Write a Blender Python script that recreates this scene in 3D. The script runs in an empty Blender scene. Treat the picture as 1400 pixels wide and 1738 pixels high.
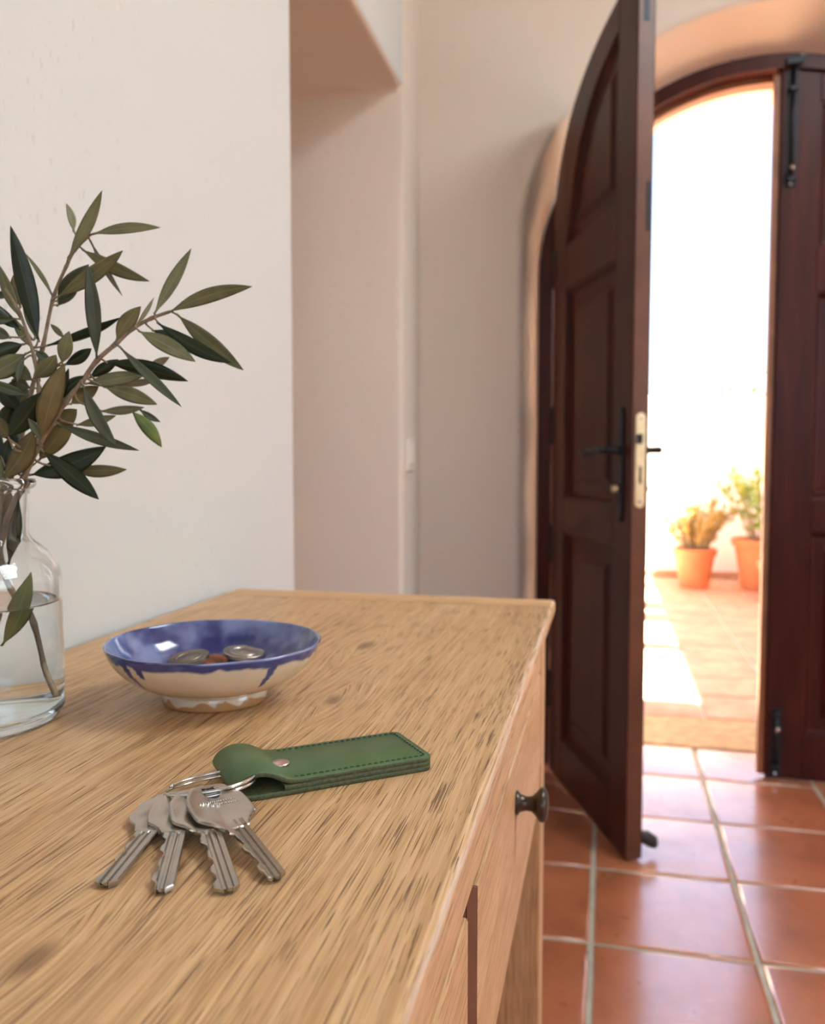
import bpy, bmesh, math, random
from math import sin, cos, pi, radians, sqrt
from mathutils import Vector, Matrix, noise

random.seed(7)
SC = bpy.context.scene

# ------------------------------------------------------------------ camera
cam_d = bpy.data.cameras.new('camera')
cam = bpy.data.objects.new('camera', cam_d)
SC.collection.objects.link(cam)
SC.camera = cam
cam.location = (0.467, 0.0, 0.94)
cam.rotation_euler = (radians(90 - 3.537), 0, radians(12.770))
cam_d.sensor_fit = 'VERTICAL'
cam_d.sensor_height = 24.0
cam_d.sensor_width = 24.0
cam_d.lens = 1440.0 / 1738.0 * 24.0
cam_d.clip_start = 0.01
cam_d.clip_end = 200
cam_d.dof.use_dof = True
cam_d.dof.focus_distance = 0.415
cam_d.dof.aperture_fstop = cam_d.lens / 3.0

# ------------------------------------------------------------------ light
SC.view_settings.view_transform = 'Standard'
SC.view_settings.look = 'None'
SC.view_settings.exposure = 0.22
SC.view_settings.gamma = 1.0
SC.view_settings.use_curve_mapping = False

world = bpy.data.worlds.new('world')
SC.world = world
world.use_nodes = True
wn = world.node_tree
wn.nodes.clear()
w_out = wn.nodes.new('ShaderNodeOutputWorld')
w_bg = wn.nodes.new('ShaderNodeBackground')
w_sky = wn.nodes.new('ShaderNodeTexSky')
w_sky.sky_type = 'NISHITA'
w_sky.sun_disc = False
w_sky.sun_elevation = radians(62)
w_sky.sun_rotation = radians(90)
w_sky.air_density = 1.0
w_sky.dust_density = 2.5
w_sky.ozone_density = 1.0
w_bg.inputs['Strength'].default_value = 0.62
wn.links.new(w_sky.outputs[0], w_bg.inputs['Color'])
wn.links.new(w_bg.outputs[0], w_out.inputs['Surface'])


def light(name, kind, loc, rot, energy, color, **kw):
    d = bpy.data.lights.new(name, kind)
    d.energy = energy
    d.color = color
    for k, v in kw.items():
        setattr(d, k, v)
    o = bpy.data.objects.new(name, d)
    o.location = loc
    o.rotation_euler = rot
    SC.collection.objects.link(o)
    return o


# sun: high, from the right side of the patio (shadow edges run along the patio)
light('sun', 'SUN', (4, 5, 6), (0, radians(25), radians(-8)), 125.0, (1.0, 0.95, 0.86), angle=radians(0.6))
# daylight entering through the window right of the camera
light('window_daylight', 'AREA', (3.55, 0.15, 1.55), (0, radians(90), 0), 12.0, (0.68, 0.91, 1.0),
      shape='RECTANGLE', size=1.2, size_y=1.1)
light('rear_fill', 'AREA', (1.35, -1.67, 1.85), (radians(84), 0, 0), 4.0, (0.88, 0.98, 1.0),  # unseen fill lamp added behind the camera
      shape='RECTANGLE', size=1.4, size_y=1.2)
# unseen overhead lamp added to brighten the table against the wall
light('overhead_fill', 'AREA', (1.75, 1.05, 2.74), (0, 0, 0), 34.0, (0.86, 0.97, 1.0),
      shape='RECTANGLE', size=.8, size_y=.8)
SC.cycles.use_denoising = True
SC.cycles.max_bounces = 12
SC.cycles.diffuse_bounces = 6
SC.cycles.glossy_bounces = 5
SC.cycles.transmission_bounces = 12
SC.cycles.caustics_refractive = True
SC.cycles.caustics_reflective = False
SC.cycles.sample_clamp_indirect = 40.0

# ------------------------------------------------------------------ helpers
def link(o):
    SC.collection.objects.link(o)
    return o


def mesh_obj(name, verts, faces, mats=None, parent=None, smooth=False, mi=None):
    me = bpy.data.meshes.new(name)
    me.from_pydata([tuple(v) for v in verts], [], faces)
    o = link(bpy.data.objects.new(name, me))
    if mats is not None:
        for m in (mats if isinstance(mats, (list, tuple)) else [mats]):
            me.materials.append(m)
    if mi:
        for p, k in zip(me.polygons, mi):
            p.material_index = k
    if smooth:
        for p in me.polygons:
            p.use_smooth = True
    if parent:
        o.parent = parent
    fix_normals(me)
    return o


def fix_normals(me):
    bm = bmesh.new()
    bm.from_mesh(me)
    bmesh.ops.recalc_face_normals(bm, faces=bm.faces)
    bm.to_mesh(me)
    bm.free()


def bevel(o, w, seg=2, angle=30):
    m = o.modifiers.new('bevel', 'BEVEL')
    m.width = w
    m.segments = seg
    m.limit_method = 'ANGLE'
    m.angle_limit = radians(angle)
    m.harden_normals = False
    return o


def auto_smooth(o, ang=40):
    for p in o.data.polygons:
        p.use_smooth = True
    bm = bmesh.new()
    bm.from_mesh(o.data)
    for e in bm.edges:
        e.smooth = (len(e.link_faces) == 2 and e.calc_face_angle(0) < radians(ang))
    bm.to_mesh(o.data)
    bm.free()
    return o


def empty(name, loc, label=None, cat=None, group=None, rot=(0, 0, 0)):
    o = link(bpy.data.objects.new(name, None))
    o.empty_display_size = 0.05
    o.location = loc
    o.rotation_euler = rot
    tag(o, label, cat, group)
    return o


def tag(o, label=None, cat=None, group=None, kind=None):
    if label: o['label'] = label
    if cat: o['category'] = cat
    if group: o['group'] = group
    if kind: o['kind'] = kind
    return o


def box(name, x0, x1, y0, y1, z0, z1, mat, parent=None, bev=0.0, seg=2):
    """box in the parent's coordinates"""
    v = [(x, y, z) for z in (z0, z1) for y in (y0, y1) for x in (x0, x1)]
    f = [(0, 2, 3, 1), (4, 5, 7, 6), (0, 1, 5, 4), (2, 6, 7, 3), (0, 4, 6, 2), (1, 3, 7, 5)]
    o = mesh_obj(name, v, f, mat, parent)
    if bev: bevel(o, bev, seg)
    return o


def prism(name, pts, axis, a, b, mat, parent=None, bev=0.0, seg=2):
    """polygon pts (2D) extruded along axis from a to b"""
    def P(p, t):
        if axis == 'x': return (t, p[0], p[1])
        if axis == 'y': return (p[0], t, p[1])
        return (p[0], p[1], t)
    n = len(pts)
    v = [P(p, a) for p in pts] + [P(p, b) for p in pts]
    f = [tuple(range(n)), tuple(range(2 * n - 1, n - 1, -1))]
    f += [(i, (i + 1) % n, n + (i + 1) % n, n + i) for i in range(n)]
    o = mesh_obj(name, v, f, mat, parent)
    if bev: bevel(o, bev, seg)
    return o


def lathe(name, prof, mat, parent=None, n=64, closed=False, smooth=True, loc=None, mats=None, mi_fn=None):
    """prof: list of (r, z)"""
    v, f, mi = [], [], []
    idx = []
    for r, z in prof:
        if r < 1e-7:
            idx.append([len(v)] * n)
            v.append((0, 0, z))
        else:
            idx.append(list(range(len(v), len(v) + n)))
            v += [(r * cos(2 * pi * k / n), r * sin(2 * pi * k / n), z) for k in range(n)]
    m = len(prof)
    for i in range(m if closed else m - 1):
        A, B = idx[i], idx[(i + 1) % m]
        for k in range(n):
            q = [A[k], A[(k + 1) % n], B[(k + 1) % n], B[k]]
            q2 = []
            for a in q:
                if a not in q2: q2.append(a)
            if len(q2) > 2:
                f.append(tuple(q2))
                mi.append(mi_fn(i) if mi_fn else 0)
    o = mesh_obj(name, v, f, mats or mat, parent, smooth=smooth, mi=mi)
    if loc: o.location = loc
    return o


def tube_data(pts, rad, n=8, closed=False):
    pts = [Vector(p) for p in pts]
    m = len(pts)
    if not hasattr(rad, '__len__'): rad = [rad] * m
    v, f = [], []
    prev = None
    for i, p in enumerate(pts):
        if closed:
            t = pts[(i + 1) % m] - pts[i - 1]
        else:
            t = pts[min(i + 1, m - 1)] - pts[max(i - 1, 0)]
        t.normalize()
        if prev is None:
            u = t.orthogonal().normalized()
        else:
            u = (prev - t * prev.dot(t)).normalized()
        prev = u
        w = t.cross(u)
        for k in range(n):
            a = 2 * pi * k / n
            v.append(p + (u * cos(a) + w * sin(a)) * rad[i])
    for i in range(m if closed else m - 1):
        j = (i + 1) % m
        for k in range(n):
            f.append((i * n + k, i * n + (k + 1) % n, j * n + (k + 1) % n, j * n + k))
    if not closed:
        f.append(tuple(range(n - 1, -1, -1)))
        f.append(tuple(range((m - 1) * n, m * n)))
    return v, f


def tube(name, pts, rad, mat, parent=None, n=8, closed=False):
    v, f = tube_data(pts, rad, n, closed)
    return mesh_obj(name, v, f, mat, parent, smooth=True)


def smooth_path(pts, sub=4):
    pts = [Vector(p) for p in pts]
    out = []
    n = len(pts)
    for i in range(n - 1):
        p0, p1, p2, p3 = pts[max(i - 1, 0)], pts[i], pts[i + 1], pts[min(i + 2, n - 1)]
        for k in range(sub):
            t = k / sub
            out.append(0.5 * ((2 * p1) + (p2 - p0) * t + (2 * p0 - 5 * p1 + 4 * p2 - p3) * t * t + (3 * p1 - p0 - 3 * p2 + p3) * t ** 3))
    out.append(pts[-1])
    return out


# ------------------------------------------------------------------ materials
class NT:
    def __init__(self, name):
        self.m = bpy.data.materials.new(name)
        self.m.use_nodes = True
        self.t = self.m.node_tree
        self.t.nodes.clear()
        self.out = self.n('ShaderNodeOutputMaterial')
        self.b = self.n('ShaderNodeBsdfPrincipled')
        self.l(self.b.outputs[0], self.out.inputs['Surface'])

    def n(self, t, **kw):
        x = self.t.nodes.new(t)
        for k, v in kw.items():
            setattr(x, k, v)
        return x

    def l(self, a, b):
        self.t.links.new(a, b)

    def set(self, **kw):
        for k, v in kw.items():
            k = k.replace('_', ' ')
            i = self.b.inputs[k]
            if isinstance(v, bpy.types.NodeSocket): self.l(v, i)
            elif isinstance(v, tuple) and len(v) == 3: i.default_value = (*v, 1)
            else: i.default_value = v
        return self

    def coord(self, kind='Object', scale=(1, 1, 1), rot=(0, 0, 0), loc=(0, 0, 0)):
        c = self.n('ShaderNodeTexCoord')
        m = self.n('ShaderNodeMapping')
        m.inputs['Scale'].default_value = scale
        m.inputs['Rotation'].default_value = rot
        m.inputs['Location'].default_value = loc
        self.l(c.outputs[kind], m.inputs['Vector'])
        return m.outputs[0]

    def map(self, vec, scale=(1, 1, 1), loc=(0, 0, 0)):
        m = self.n('ShaderNodeMapping')
        m.inputs['Scale'].default_value = scale
        m.inputs['Location'].default_value = loc
        self.l(vec, m.inputs['Vector'])
        return m.outputs[0]

    def noise(self, vec, scale=5, detail=4, rough=.5, dist=0):
        x = self.n('ShaderNodeTexNoise')
        self.l(vec, x.inputs['Vector'])
        x.inputs['Scale'].default_value = scale
        x.inputs['Detail'].default_value = detail
        x.inputs['Roughness'].default_value = rough
        x.inputs['Distortion'].default_value = dist
        return x.outputs['Fac']

    def ramp(self, fac, stops, interp='LINEAR'):
        r = self.n('ShaderNodeValToRGB')
        r.color_ramp.interpolation = interp
        e = r.color_ramp.elements
        while len(e) < len(stops): e.new(0.5)
        for i, (p, c) in enumerate(stops):
            e[i].position = p
            if not hasattr(c, '__len__'): c = (c, c, c)
            e[i].color = (*c, 1)
        self.l(fac, r.inputs[0])
        return r.outputs[0]

    def mix(self, fac, a, b, mode='MIX'):
        x = self.n('ShaderNodeMix', data_type='RGBA', blend_type=mode)
        for s, v in ((x.inputs[0], fac), (x.inputs[6], a), (x.inputs[7], b)):
            if isinstance(v, bpy.types.NodeSocket): self.l(v, s)
            elif hasattr(v, '__len__'): s.default_value = (*v, 1)
            else: s.default_value = v
        return x.outputs[2]

    def math(self, op, a, b=0.0, c=0.0):
        x = self.n('ShaderNodeMath', operation=op)
        for s, v in zip(x.inputs, (a, b, c)):
            if isinstance(v, bpy.types.NodeSocket): self.l(v, s)
            else: s.default_value = v
        return x.outputs[0]

    def bump(self, h, strength=.3, dist=.001, normal=None):
        x = self.n('ShaderNodeBump')
        x.inputs['Strength'].default_value = strength
        x.inputs['Distance'].default_value = dist
        self.l(h, x.inputs['Height'])
        if normal: self.l(normal, x.inputs['Normal'])
        return x.outputs[0]


def simple(name, col, rough=.5, metal=0.0, var=0.0, vscale=20, bumpd=0.0, bscale=200, **kw):
    t = NT(name)
    v = t.coord()
    if var:
        nz = t.noise(v, vscale, 4)
        c = t.ramp(nz, [(.3, tuple(x * (1 - var) for x in col)), (.7, tuple(min(1, x * (1 + var)) for x in col))])
        t.set(Base_Color=c)
    else:
        t.set(Base_Color=col)
    t.set(Roughness=rough, Metallic=metal)
    if bumpd:
        t.set(Normal=t.bump(t.noise(v, bscale, 3), .6, bumpd))
    for k, v2 in kw.items():
        t.set(**{k: v2})
    return t.m


def oak(name, axis='y', knots=(), tone=1.0, pore=1.0, worn_glint=None):
    """oak: grain along the given axis, in object coordinates (metres)"""
    t = NT(name)
    c = t.n('ShaderNodeTexCoord').outputs['Object']
    sep = t.n('ShaderNodeSeparateXYZ')
    t.l(c, sep.inputs[0])
    X, Y, Z = sep.outputs
    # make (u across, v along, w across2)
    if axis == 'y': u, v, w = X, Y, Z
    elif axis == 'z': u, v, w = X, Z, Y
    else: u, v, w = Y, X, Z
    knot_dark = None
    for (kx, ky, kr) in knots:
        dx = t.math('SUBTRACT', X, kx)
        dy = t.math('MULTIPLY', t.math('SUBTRACT', Y, ky), .45)
        d2 = t.math('ADD', t.math('MULTIPLY', dx, dx), t.math('MULTIPLY', dy, dy))
        g = t.math('EXPONENT', t.math('MULTIPLY', d2, -1 / (kr * kr)))
        u = t.math('ADD', u, t.math('MULTIPLY', t.math('SIGN', dx), t.math('MULTIPLY', g, -kr * .55)))
        g2 = t.math('EXPONENT', t.math('MULTIPLY', d2, -1 / (kr * kr * .09)))
        knot_dark = g2 if knot_dark is None else t.math('MAXIMUM', knot_dark, g2)
    comb = t.n('ShaderNodeCombineXYZ')
    t.l(u, comb.inputs[0]); t.l(v, comb.inputs[1]); t.l(w, comb.inputs[2])
    P = comb.outputs[0]
    # slow wander of the grain
    wob = t.noise(t.map(P, (6, 1.6, 6)), 1.0, 2)
    ux = t.math('ADD', u, t.math('MULTIPLY', t.math('SUBTRACT', wob, .5), .022))
    comb2 = t.n('ShaderNodeCombineXYZ')
    t.l(ux, comb2.inputs[0]); t.l(v, comb2.inputs[1]); t.l(w, comb2.inputs[2])
    P = comb2.outputs[0]
    broad = t.noise(t.map(P, (16, 1.1, 16)), 1.0, 4, .5)
    fib = t.noise(t.map(P, (420, 14, 420)), 1.0, 3, .6)
    mid = t.noise(t.map(P, (620, 6, 620)), 1.0, 3, .6)
    k = tone
    col = t.ramp(broad, [(.2, (.56 * k, .345 * k, .165 * k)), (.5, (.67 * k, .43 * k, .218 * k)), (.8, (.78 * k, .54 * k, .31 * k))])
    col = t.mix(t.ramp(mid, [(.35, 1.0), (.62, 0.0)]), col, t.mix(1.0, col, (.76, .69, .60), 'MULTIPLY'))
    col = t.mix(t.ramp(fib, [(.4, .35), (.6, 0.0)]), col, t.mix(1.0, col, (.66, .58, .50), 'MULTIPLY'))
    # open pores: short dark dashes along the grain
    pn = t.noise(t.map(P, (1800, 22, 1800), (3.1, 1.7, .4)), 1.0, 1.0, .5)
    zone = t.noise(t.map(P, (46, 2.2, 46), (9, 2, 1)), 1.0, 2, .5)
    pn2 = t.math('ADD', pn, t.math('MULTIPLY', t.math('SUBTRACT', zone, .5), .22))
    pores = t.ramp(pn2, [(.610, 0.0), (.650, 1.0)])
    col = t.mix(t.math('MULTIPLY', pores, .88 * pore), col, (.14, .068, .028))
    if knot_dark is not None:
        kd = t.ramp(t.math('ADD', knot_dark, t.math('MULTIPLY', t.math('SUBTRACT', mid, .5), .5)), [(.35, 0.0), (.9, .75)])
        col = t.mix(kd, col, (.17, .085, .04))
    if worn_glint:      # rubbed front arris, with the window's highlight painted in as pale colour
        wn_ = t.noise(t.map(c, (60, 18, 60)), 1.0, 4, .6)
        e = t.math('ADD', t.math('MULTIPLY', t.math('SUBTRACT', X, worn_glint), 700.0), t.math('MULTIPLY', t.math('SUBTRACT', wn_, .5), 2.6))
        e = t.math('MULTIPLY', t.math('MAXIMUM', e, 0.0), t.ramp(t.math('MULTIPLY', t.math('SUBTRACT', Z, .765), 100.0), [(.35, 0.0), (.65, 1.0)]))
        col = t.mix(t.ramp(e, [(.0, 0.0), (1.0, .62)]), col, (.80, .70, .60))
    t.set(Base_Color=col, Roughness=t.ramp(pores, [(0, .40), (1, .6)]), Specular_IOR_Level=.45)
    h = t.math('SUBTRACT', t.math('MULTIPLY', fib, .25), t.math('MULTIPLY', pores, 1.0))
    t.set(Normal=t.bump(h, .55, .0005))
    return t.m


def mahogany():
    t = NT('mahogany_varnish')
    P = t.coord(scale=(14, 14, 1.4))
    a = t.noise(P, 1.6, 4, .6, .6)
    c = t.ramp(a, [(.3, (.036, .0042, .003)), (.55, (.060, .0085, .005)), (.75, (.090, .015, .0075))])
    P2 = t.coord(scale=(90, 90, 3))
    f = t.noise(P2, 2.0, 3)
    c = t.mix(t.ramp(f, [(.4, .5), (.62, 0.0)]), c, t.mix(1.0, c, (.55, .5, .5), 'MULTIPLY'))
    t.set(Base_Color=c, Roughness=.36, Specular_IOR_Level=.24)
    t.set(Normal=t.bump(f, .15, .001))
    return t.m


def plaster(name='white_plaster', col=(.655, .67, .65), bump=1.0, pits=True):
    t = NT(name)
    P = t.coord()
    big = t.noise(P, 1.3, 3)
    c = t.ramp(big, [(.3, tuple(x * .97 for x in col)), (.7, tuple(min(1, x * 1.02) for x in col))])
    h1 = t.noise(P, 9, 4, .5)
    h2 = t.noise(P, 60, 4, .6)
    pit = t.noise(t.coord(scale=(1, 1, .5)), 150, 2, .5)
    pitm = t.ramp(pit, [(.30, 1.0), (.36, 0.0)])
    zone = t.ramp(t.noise(P, 5, 2), [(.45, 0.0), (.62, 1.0)])
    pitm = t.math('MULTIPLY', pitm, zone)
    c = t.mix(t.math('MULTIPLY', pitm, .22 if pits else 0), c, (.45, .42, .38))
    h = t.math('ADD', t.math('MULTIPLY', h1, 3.0), t.math('MULTIPLY', h2, .35))
    h = t.math('SUBTRACT', h, t.math('MULTIPLY', pitm, .8 if pits else 0))
    t.set(Base_Color=c, Roughness=.85, Specular_IOR_Level=.25)
    t.set(Normal=t.bump(h, .45 * bump, .0022))
    return t.m


def terracotta_tile(name, base, rough=.34, coat=.9, v=.14):
    t = NT(name)
    info = t.n('ShaderNodeObjectInfo')
    P0 = t.n('ShaderNodeTexCoord').outputs['Object']
    add = t.n('ShaderNodeVectorMath', operation='ADD')
    t.l(P0, add.inputs[0])
    mul = t.n('ShaderNodeVectorMath', operation='SCALE')
    t.l(info.outputs['Location'], mul.inputs[0])
    mul.inputs['Scale'].default_value = 7.3
    t.l(mul.outputs[0], add.inputs[1])
    P = add.outputs[0]
    a = t.noise(P, 6, 5, .6, .4)
    d = tuple(x * .74 for x in base)
    l = (min(1, base[0] * 1.18), min(1, base[1] * 1.28), min(1, base[2] * 1.35))
    c = t.ramp(a, [(.28, d), (.5, base), (.74, l)])
    r = info.outputs['Random']
    c = t.mix(t.math('MULTIPLY', r, v * 2.4), c, t.mix(1.0, c, (.70, .66, .66), 'MULTIPLY'))
    s = t.noise(P, 38, 4, .6)
    c = t.mix(t.ramp(s, [(.62, 0.0), (.78, .35)]), c, (.62, .36, .22))
    h = t.math('ADD', t.math('MULTIPLY', t.noise(P, 9, 3), 1.6), t.math('MULTIPLY', t.noise(P, 50, 3), .25))
    t.set(Base_Color=c, Roughness=t.ramp(t.noise(P, 16, 3), [(.3, rough * .8), (.7, rough * 1.3)]),
          Normal=t.bump(h, .5, .0022), Coat_Weight=coat, Coat_Roughness=.20, Coat_IOR=1.95, Specular_IOR_Level=.6)
    return t.m


def metal(name, col, rough, bump=0.0, bscale=300, metallic=1.0, var=.12):
    return simple(name, col, rough, metallic, var=var, vscale=60, bumpd=bump, bscale=bscale)


def glass(name, ior=1.48, col=(1, 1, 1), rough=0.0):
    t = NT(name)
    t.set(Base_Color=col, Roughness=rough, Transmission_Weight=1.0, IOR=ior)
    return t.m


def leather():
    t = NT('green_leather')
    P = t.coord()
    vo = t.n('ShaderNodeTexVoronoi')
    t.l(P, vo.inputs['Vector'])
    vo.inputs['Scale'].default_value = 1500
    n1 = t.noise(P, 55, 4)
    c = t.ramp(n1, [(.3, (.058, .108, .036)), (.7, (.088, .150, .056))])
    h = t.math('ADD', vo.outputs['Distance'], t.math('MULTIPLY', t.noise(P, 300, 3), 1.0))
    t.set(Base_Color=c, Roughness=.42, Specular_IOR_Level=.45, Normal=t.bump(h, .35, .0002))
    return t.m


def leaf_mat(name, col, vein, rough, spec=.5, trans=0.0):
    t = NT(name)
    uv = t.n('ShaderNodeTexCoord').outputs['UV']
    sep = t.n('ShaderNodeSeparateXYZ')
    t.l(uv, sep.inputs[0])
    d = t.math('ABSOLUTE', t.math('SUBTRACT', sep.outputs[0], .5))
    mid = t.ramp(d, [(.015, .85), (.05, 0.0)])
    info = t.n('ShaderNodeObjectInfo')
    nz = t.noise(t.coord(), 90, 4)
    c0 = t.ramp(nz, [(.3, tuple(x * .8 for x in col)), (.7, tuple(x * 1.2 for x in col))])
    c0 = t.mix(t.math('MULTIPLY', info.outputs['Random'], .5), c0, t.mix(1.0, c0, (1.35, 1.22, 1.0), 'MULTIPLY'))
    c = t.mix(mid, c0, vein)
    t.set(Base_Color=c, Roughness=rough, Specular_IOR_Level=spec)
    t.set(Normal=t.bump(t.noise(t.coord(), 700, 2), .25, .0002))
    if trans:
        tr = t.n('ShaderNodeBsdfTranslucent')
        t.l(c, tr.inputs['Color'])
        mx = t.n('ShaderNodeMixShader')
        mx.inputs[0].default_value = trans
        t.l(t.b.outputs[0], mx.inputs[1]); t.l(tr.outputs[0], mx.inputs[2])
        t.l(mx.outputs[0], t.out.inputs['Surface'])
    return t.m


M = {}
M['oak_top'] = oak('oak_tabletop', 'y', knots=((.262, .72, .030), (.287, .548, .022), (.285, .236, .022), (.12, .80, .02)), worn_glint=.4098)
M['oak_end'] = oak('oak_breadboard', 'x', tone=1.16, pore=.6)
M['oak_y'] = oak('oak_along', 'y', tone=1.02, pore=.6)
M['oak_z'] = oak('oak_upright', 'z', tone=1.0, pore=.7)
M['oak_gap'] = simple('dark_oak_gap', (.07, .028, .015), .8)
M['oak_reddish'] = simple('reddish_oak_stile', (.34, .165, .095), .6, var=.12, vscale=40)  # darker, redder oak for the divider and drawer-front end
M['wood_dark'] = mahogany()
M['plaster'] = plaster()
M['plaster_bounce'] = plaster('bounce_tinted_plaster', (.82, .755, .665))  # warm bounced light on the deeper walls tinted into the plaster colour
M['wood_edge'] = simple('lit_mahogany_edge', (.30, .12, .055), .4, var=.2, vscale=12)  # orange patio light on the door edges painted in as lighter wood
M['wood_edge2'] = simple('dimly_lit_mahogany_edge', (.125, .042, .018), .4, var=.25, vscale=12)  # weaker light on the left leaf's edge, put into the colour
M['plaster_out'] = plaster('whitewash', (.86, .85, .82), 1.0, False)
M['grout'] = simple('grey_grout', (.43, .43, .36), .85, var=.15, vscale=30, bumpd=.0006, bscale=120)
M['tile'] = terracotta_tile('glazed_terracotta', (.47, .155, .066))
M['tile_out'] = terracotta_tile('patio_terracotta', (.54, .30, .18), .6, 0.0, .06)
M['grout_out'] = simple('pale_patio_grout', (.62, .52, .42), .9, var=.08)
M['stone_sill'] = simple('tan_threshold_stone', (.48, .33, .15), .7, var=.22, vscale=25, bumpd=.001, bscale=150)
M['clay'] = simple('clay_pot', (.58, .20, .085), .8, var=.12, vscale=14, bumpd=.0008, bscale=90)
M['iron'] = metal('black_iron', (.035, .036, .042), .42, .0006, 120, metallic=.85)
M['brass_plate'] = metal('satin_brass_plate', (.74, .62, .40), .38)
M['knob'] = metal('bronze_knob', (.075, .055, .045), .28, .0002, 300, metallic=.8)
M['nickel'] = metal('nickel_silver', (.50, .455, .40), .23, .00006, 900, var=.14)
M['steel'] = metal('steel_ring', (.66, .64, .61), .18)
M['copper'] = metal('copper_rivet', (.70, .52, .43), .28)
M['coin_a'] = metal('tarnished_coin', (.34, .29, .21), .38, .0002, 700)
M['coin_b'] = metal('pale_coin', (.62, .55, .43), .34, .0002, 700)
M['coin_c'] = metal('copper_coin', (.48, .20, .10), .42, .0002, 700)
M['glass'] = glass('clear_bottle_glass', 1.47, (.985, .995, .99))
M['water'] = glass('water', 1.33, (.985, .99, .975))
M['wet_glass'] = glass('glass_against_water', 1.47 / 1.33, (.985, .995, .98))
M['leather'] = leather()
M['leather_edge_and_shade'] = simple('burnished_edge_inner_shade', (.070, .078, .032), .6, var=.4, vscale=500, bumpd=.0003, bscale=900)
M['thread'] = simple('dark_green_thread', (.028, .060, .030), .7)
M['leaf_dark'] = leaf_mat('olive_leaf_upper', (.014, .021, .007), (.045, .055, .022), .38, .30)
M['leaf_grey'] = leaf_mat('olive_leaf_sheen', (.055, .066, .036), (.09, .10, .05), .45, .40)
M['leaf_under'] = leaf_mat('olive_leaf_underside', (.155, .155, .075), (.235, .23, .125), .6, .3, .12)
M['leaf_pale'] = leaf_mat('olive_leaf_pale', (.26, .26, .16), (.34, .34, .22), .6, .3, .2)
M['leaf_olive'] = leaf_mat('olive_leaf_brownish', (.125, .098, .038), (.17, .14, .06), .6, .3, .10)
M['leaf_bright'] = leaf_mat('olive_leaf_fresh', (.105, .145, .030), (.17, .22, .06), .5, .4, .15)
M['bark'] = simple('olive_bark', (.235, .170, .105), .75, var=.3, vscale=160, bumpd=.0006, bscale=420)
M['switch'] = simple('white_switch_plastic', (.78, .72, .64), .4)
M['succulent'] = simple('golden_jade_leaves', (.42, .30, .07), .5, var=.35, vscale=9)
M['shrub'] = simple('yellow_green_leaves', (.30, .42, .05), .5, var=.3, vscale=9)
M['shrub_far'] = simple('sunlit_hedge_leaves', (.055, .075, .006), .6, var=.3, vscale=9)
M['stemwood'] = simple('grey_plant_stem', (.30, .24, .15), .8)
M['soil'] = simple('dark_potting_soil', (.06, .04, .025), .95, bumpd=.003, bscale=80)
M['pergola'] = simple('white_pergola_paint', (.82, .80, .76), .6)
M['doorstop'] = simple('dark_rubber', (.03, .028, .025), .6)

# ================================================================== SETTING
YW = 2.450          # room face of the door wall
ARCH = dict(cx=.90, a=.666, b=.577, zc=1.565)


def arch_outline(cx, a, b, zc, n=40, ex=2.0, z0=0.0):
    """left foot -> over the top -> right foot"""
    pts = [(cx - a, z0)]
    for i in range(n + 1):
        th = pi - pi * i / n
        c, s = cos(th), sin(th)
        x = cx + a * math.copysign(abs(c) ** (2 / ex), c)
        z = zc + b * abs(s) ** (2 / ex)
        pts.append((x, z))
    pts.append((cx + a, z0))
    return pts


def left_wall():
    """wall with a passage opening; beyond the opening it runs slightly askew to the door wall"""
    sk = lambda y: -max(0.0, y - 1.956) * .136
    YE = 2.60
    F = [(-2.2, -.02), (1.242, -.02), (1.242, 1.795), (1.242, 2.72), (-2.2, 2.72), (1.956, 1.795), (1.956, 2.72), (1.956, -.02), (YE, -.02), (YE, 2.72)]
    front = [(0, 1, 2, 3, 4), (2, 5, 6, 3), (7, 8, 9, 6, 5)]
    v = [(sk(y), y, z) for y, z in F] + [(-1.0, y, z) for y, z in F]
    n = len(F)
    f = [q for q in front] + [tuple(n + k for k in q[::-1]) for q in front]
    rim = [0, 1, 2, 5, 7, 8, 9, 6, 3, 4]
    for k in range(len(rim)):
        p, q = rim[k], rim[(k + 1) % len(rim)]
        f.append((p, q, n + q, n + p))
    mi = [0, 0, 1] * 2 + [1 if k in (1, 2, 3) else 0 for k in range(len(rim))]
    o = mesh_obj('wall_left', v, f, [M['plaster'], M['plaster_bounce']], mi=mi)
    bevel(o, .012, 3)
    tag(o, 'white rough plastered wall behind the bottle, with a deep passage opening', kind='structure')
    return o


left_wall()
o = box('wall_passage', -1.15, -1.0, 1.0, 2.4, -.02, 2.0, M['plaster_bounce']); tag(o, kind='structure')


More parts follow.
